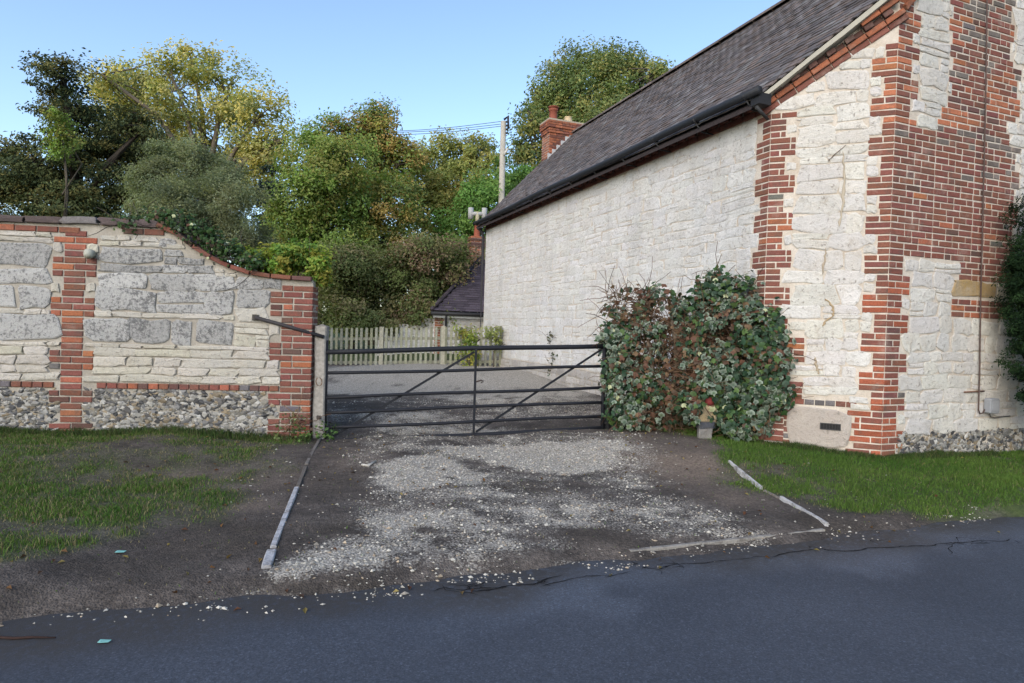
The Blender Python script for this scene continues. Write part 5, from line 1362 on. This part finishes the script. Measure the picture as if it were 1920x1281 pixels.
# ivy: three-lobed leaves with pale rims (variegation plus painted highlights), dry stems
IV = np.array([(0, 0, .06), (-.05, -.50, 0), (-.46, -.28, -.03), (-.52, .10, -.06), (-.22, .18, .02), (0, .58, -.08), (.22, .18, .02), (.52, .10, -.06), (.46, -.28, -.03), (.05, -.50, 0)])
def ivy_leaves(P, nrm, size, ccol, rcol):
    n = len(P); t = rng.normal(size=(n, 3)) * .7 + [0, 0, -1.0]; t = unit(t - (t * nrm).sum(1)[:, None] * nrm); b = np.cross(t, nrm)
    V = P[:, None] + size[:, None, None] * (IV[None, :, :1] * b[:, None] + IV[None, :, 1:2] * t[:, None] + IV[None, :, 2:] * nrm[:, None])
    k = np.arange(n)[:, None] * 10
    F = [k + np.array([[0, q, q % 9 + 1]]) for q in range(1, 10)]
    Cc = np.repeat(rcol[:, None], 10, 1); Cc[:, 0] = ccol; Cc[:, [4, 6]] = (ccol * .5 + rcol * .5)[:, None]
    return V.reshape(-1, 3), F, Cc.reshape(-1, 3)
def ivy(name, label, L, Y, n, size, seed, dry, base_px, stems, var=.4, mbk=None, cat='ivy', bare=(), stemcol=(.13, .08, .05), green=None):
    r = np.random.default_rng(seed); lobes = []
    for px_, py_, rx_, ry_, dy in L:
        y = Y + dy; lobes.append((at(px_, py_, y), np.array([rx_ * y / FPX, .20, ry_ * y / FPX])))
    bx, by = at(base_px, 700, Y)[:2]
    root = empty(name, (bx, by, float(gz0(bx, by))), label, cat)
    P, O, S = clumps(lobes, n / 8 / sum(a[0] * a[2] + a[0] * a[1] + a[1] * a[2] for _, a in lobes), r, .6)
    k = np.repeat(np.arange(len(P)), 8); P = P[k] + r.normal(size=(len(k), 3)) * [.045, .03, .045]; O = O[k]
    zg = gz0(P[:, 0], P[:, 1]); ok = P[:, 2] > zg + .01
    px_, py_ = proj(P); ny = fbm(P[:, 0] * 4, P[:, 2] * 4, seed, 4)
    dm = np.zeros(len(P))
    for a, b_, c, d, w in dry: dm = np.maximum(dm, w * np.exp(-((px_ - a) / c) ** 2 - ((py_ - b_) / d) ** 2))
    ok &= r.random(len(P)) > dm * (.30 + ny)
    P, O, ny, dm = P[ok], O[ok], ny[ok], dm[ok]; m = len(P)
    nrm = unit(O * .7 + r.normal(size=(m, 3)) * .45 + [-.1, -.55, .35])
    G = np.array(green or [(.017, .038, .020), (.030, .057, .032), (.026, .056, .018), (.040, .065, .042), (.048, .080, .024)]); cc = G[r.integers(0, len(G), m)] * (.6 + .8 * r.random((m, 1)))
    pale = r.random(m) < var * (.45 + 1.2 * (ny > .5)); rc = np.where(pale[:, None], np.array([.20, .235, .185]) * (.6 + .8 * r.random((m, 1))), cc * 1.35)  # variegated rims, paled further to carry leaf highlights in the colour
    br = r.random(m) < .06 + .75 * dm; bc = np.array([(.10, .050, .032), (.072, .046, .030), (.13, .082, .045)])[r.integers(0, 3, m)]
    cc = np.where(br[:, None], bc, cc); rc = np.where(br[:, None], bc * 1.15, rc)
    cr = (~br) & (r.random(m) < .012); rc = np.where(cr[:, None], np.array([.45, .46, .28]), rc); cc = np.where(cr[:, None], np.array([.30, .34, .18]), cc)
    MB().add(*ivy_leaves(P, nrm, size * r.uniform(.55, 1.25, m), cc, rc)).build('foliage', M['ivy'], root)
    mb = MB(); px_min = min(q_[0] for q_ in L)
    for q in range(stems):
        if dry and r.random() < .75:
            a, b_, c, d, w = dry[int(r.integers(0, len(dry)))]; p = at(a + np.clip(r.normal(), -1.2, 1.2) * c * .7, b_ + np.clip(r.normal(), -.9, 1.6) * d * .6, Y - .12 + .22 * r.random())
        else:
            c_, rd = lobes[int(r.integers(0, len(lobes)))]; p = c_ + unit(r.normal(size=3)) * rd * .85
        if name == 'ivy_mound' and px_min < 1250 and proj(p)[1] < 545: continue
        pts = [p]; dv = unit(r.normal(size=3) * [1, .5, .8] + [0, 0, .15]) * r.uniform(.03, .075)
        for _ in range(4): dv = dv + r.normal(size=3) * .022; pts.append(pts[-1] + dv)
        tube(mb, pts, np.linspace(.0055, .003, 5), 3, np.array(stemcol) * (.5 + .9 * r.random()), caps=False)
    for px_, py0, py1, rr_ in bare:
        pts = [at(px_ + 8 * math.sin(t * 5), py0 + (py1 - py0) * t, Y - .02) for t in np.linspace(0, 1, 7)]; tube(mb, pts, rr_, 7, (.16, .13, .10))
    if stems: mb.build('stems', M['bark'], root)
    return root, lobes
r1, l1 = ivy('ivy_mound', 'ivy mound with bare brown stems on top beside the gate hinge post',
    [(1185, 580, 42, 36, .15), (1235, 580, 45, 34, .12), (1165, 650, 34, 45, .1), (1215, 650, 50, 50, .05), (1265, 640, 38, 55, .0), (1170, 720, 34, 45, .05), (1225, 730, 50, 50, 0), (1270, 730, 34, 50, -.05), (1165, 775, 30, 30, 0), (1225, 785, 50, 25, -.02), (1150, 690, 16, 60, .12), (1140, 630, 12, 20, .15)],
    8.15, 7200, .068, 201, [(1178, 568, 46, 36, 1.1), (1238, 585, 44, 36, 1.0), (1262, 690, 26, 90, 1.0), (1210, 680, 40, 56, .6), (1240, 780, 44, 26, .8)], 3200, 700, bare=[(1262, 600, 812, .045), (1285, 610, 800, .03), (1215, 640, 810, .025)])
r2, l2 = ivy('ivy_mound', 'tall rounded ivy mound with green variegated leaves against the splayed house corner',
    [(1345, 555, 42, 32, .0), (1395, 565, 46, 42, -.18), (1310, 590, 40, 40, .1), (1360, 620, 55, 55, -.15), (1425, 625, 38, 52, -.32), (1446, 690, 30, 60, -.38), (1440, 640, 34, 44, -.36), (1330, 690, 42, 60, -.08), (1390, 700, 55, 60, -.25), (1430, 750, 40, 50, -.36), (1350, 755, 35, 45, -.15), (1400, 795, 42, 25, -.32), (1340, 525, 12, 12, .05), (1305, 650, 20, 60, .0), (1310, 765, 18, 40, .0), (1296, 760, 12, 30, -.2), (1352, 745, 16, 26, -.24), (1322, 722, 20, 10, -.2), (1455, 740, 22, 36, -.4)],
    7.95, 9500, .070, 202, [(1365, 600, 50, 18, .4), (1420, 670, 50, 16, .6), (1345, 640, 40, 20, .6), (1298, 670, 14, 80, .8)], 1100, 1380)
ivy('wall_ivy', 'dark green ivy trailing along the swooping top of the garden wall',
    [(300, 410, 28, 10, 0), (335, 418, 32, 14, 0), (370, 440, 36, 20, .05), (410, 466, 34, 18, .05), (445, 480, 26, 14, .1), (265, 418, 20, 6, 0), (245, 424, 10, 8, -.1), (480, 492, 20, 10, .1)],
    7.25, 1500, .042, 203, [], 380, 60, var=.05, green=[(.018, .042, .011), (.030, .060, .015), (.024, .050, .014)], stemcol=(.07, .06, .05))
ivy('base_weeds', 'low green weeds round the foot of the grey gate post', [(596, 812, 14, 12, 0), (575, 815, 16, 9, 0), (618, 815, 10, 8, .05)], 7.38, 170, .035, 204, [], 596, 0, var=.0, cat='weeds', green=[(.05, .09, .02), (.03, .06, .018)])
ivy('wall_weed', 'small dark weed rooted in the plinth of the long white wall', [(1032, 640, 4, 22, 0), (1040, 670, 7, 14, 0), (1034, 690, 6, 12, 0)], 13.2, 140, .05, 205, [], 1035, 12, var=.1, cat='weeds', green=[(.035, .05, .025), (.06, .06, .035)])
ivy('pillar_weed', 'straggly weed growing against the foot of the brick pillar', [(545, 798, 18, 12, 0), (560, 785, 8, 10, 0), (530, 812, 20, 7, 0)], 7.30, 170, .032, 206, [], 545, 14, var=.0, cat='weeds', green=[(.06, .08, .025), (.09, .06, .03), (.04, .06, .02)])
# taller tufts along the foot of the garden wall and the house
N = 16000
xs = rng.uniform(-5.4, 0, N); P = FW.w(np.c_[xs, -.02 - .22 * rng.random(N) ** 2, np.zeros(N)])
keep = fbm(xs * 2.5, xs * 0 + 3, 81, 3) + .25 * (xs < -3.1) > rng.random(N) * .9 + .05
P = P[keep]; n1 = len(P)
t = rng.uniform(0, 3.2, 8000); Q = np.where((t < BL)[:, None], FB.w(np.c_[t, -.03 - .12 * rng.random(8000) ** 2, t * 0]), FG.w(np.c_[t - BL, -.03 - .14 * rng.random(8000) ** 2, t * 0]))
P = np.concatenate([P, Q]); P[:, 2] = gz(P[:, 0], P[:, 1]) - .005
hh = rng.uniform(.03, .10, len(P)) * (.5 + fbm(P[:, 0] * 3, P[:, 1] * 3, 83, 3)); hh[n1:] *= .75
cg = 1.2 * np.array([(.035, .065, .016), (.055, .09, .022), (.09, .09, .04), (.028, .05, .016)])[rng.integers(0, 4, len(P))] * (.7 + .6 * rng.random((len(P), 1)))
o = blades(P, hh, np.full(len(P), .0028), cg, .8).build('wall_foot_grass', M['grass']); tag(o, 'longer tufts of grass along the foot of the walls', kind='stuff')

# ------------------------------------------------------------------ odds and ends
c = at(1322, 806, 7.70); zg = float(gz(c[0], c[1])); mk = empty('marker_stone', (c[0], c[1], zg), 'small cream painted marker stone with red top half buried in the ivy', 'marker stone')
mb = MB(); rings = [(.085, -.1, (.16, .15, .14)), (.085, .04, (.20, .19, .17)), (.088, .12, (.22, .21, .20)), (.10, .13, (.06, .065, .075)), (.105, .20, (.07, .075, .09)), (.118, .215, (.36, .28, .16)), (.112, .38, (.40, .32, .19)), (.072, .42, (.30, .20, .13))]
V, Cc = [], []
for q, (rad, zz, co) in enumerate(rings):
    for k in range(8):
        qx, qy = ((-1, -.55), (-.85, -.7), (.85, -.7), (1, -.55), (1, .55), (.85, .7), (-.85, .7), (-1, .55))[k]
        V.append((c[0] + .06 * (zz - .1) + rad * .95 * qx, c[1] + .05 * zz + rad * .8 * qy, zg + zz + .012 * math.sin(k * 2.1 + q))); Cc.append(np.array(co) * (.8 + .3 * math.sin(k * 5 + q) ** 2))
m = len(rings); mb.add(V, [np.array([[q * 8 + k, q * 8 + (k + 1) % 8, q * 8 + 8 + (k + 1) % 8, q * 8 + 8 + k] for q in range(m - 1) for k in range(8)]), np.arange((m - 1) * 8, m * 8)[None]], np.array(Cc)); mb.build('body', M['kerb'], mk)
mb = MB(); lathe(mb, (c[0] + .04, c[1], zg + .41), [(.055, 0), (.06, .04), (.05, .08), (.02, .10)], 9, (.17, .03, .028)); mb.build('cap', M['plain'], mk)
for (px_, py_, s, lab) in ((195, 1203, .022, 'teal scrap of litter lying on the asphalt'), (225, 1060, .024, 'teal scrap of litter on the bare earth verge')):
    p = atz(px_, py_, .0); p[2] = max(float(gz(p[0], p[1])), float(road_z(p[0], p[1]))) + .006
    V = [(p[0] + s * a * 1.2, p[1] + s * b_ * .8, p[2] + hgt) for a, b_, hgt in ((-1, -.4, 0), (-.2, -.9, .004), (.9, -.3, .002), (1.1, .5, .006), (.1, .8, 0), (-.9, .6, .005))]
    V += [(a, b_, c_ + .002) for a, b_, c_ in V]
    o = MB().add(V, [np.arange(6)[::-1][None], np.arange(6, 12)[None], np.array([[q, (q + 1) % 6, 6 + (q + 1) % 6, 6 + q] for q in range(6)])], (.16, .36, .34)).build('litter_scrap', M['plain'], None, loc=p); tag(o, lab, 'litter')
pts = [atz(x, y, .012) for x, y in ((-15, 1187), (25, 1190), (60, 1188), (104, 1189))]; 
for p in pts: p[2] = float(road_z(p[0], p[1])) + .006
mb = MB(); tube(mb, pts, [.006, .007, .006, .003], 5, (.045, .028, .024)); o = mb.build('fallen_twig', M['bark'], None, loc=pts[1]); tag(o, 'thin brown twig lying on the road at the left edge', 'twig')
pts = [atz(x, y, .1) for x, y in ((678, 877), (690, 879), (704, 873))]
for p in pts: p[2] = float(gz(p[0], p[1])) + .012
mb = MB(); tube(mb, pts, [.010, .014, .008], 6, (.42, .40, .36)); o = mb.build('pale_stick', M['wood'], None, loc=pts[1]); tag(o, 'short pale stick lying on the drive in front of the gate', 'stick')
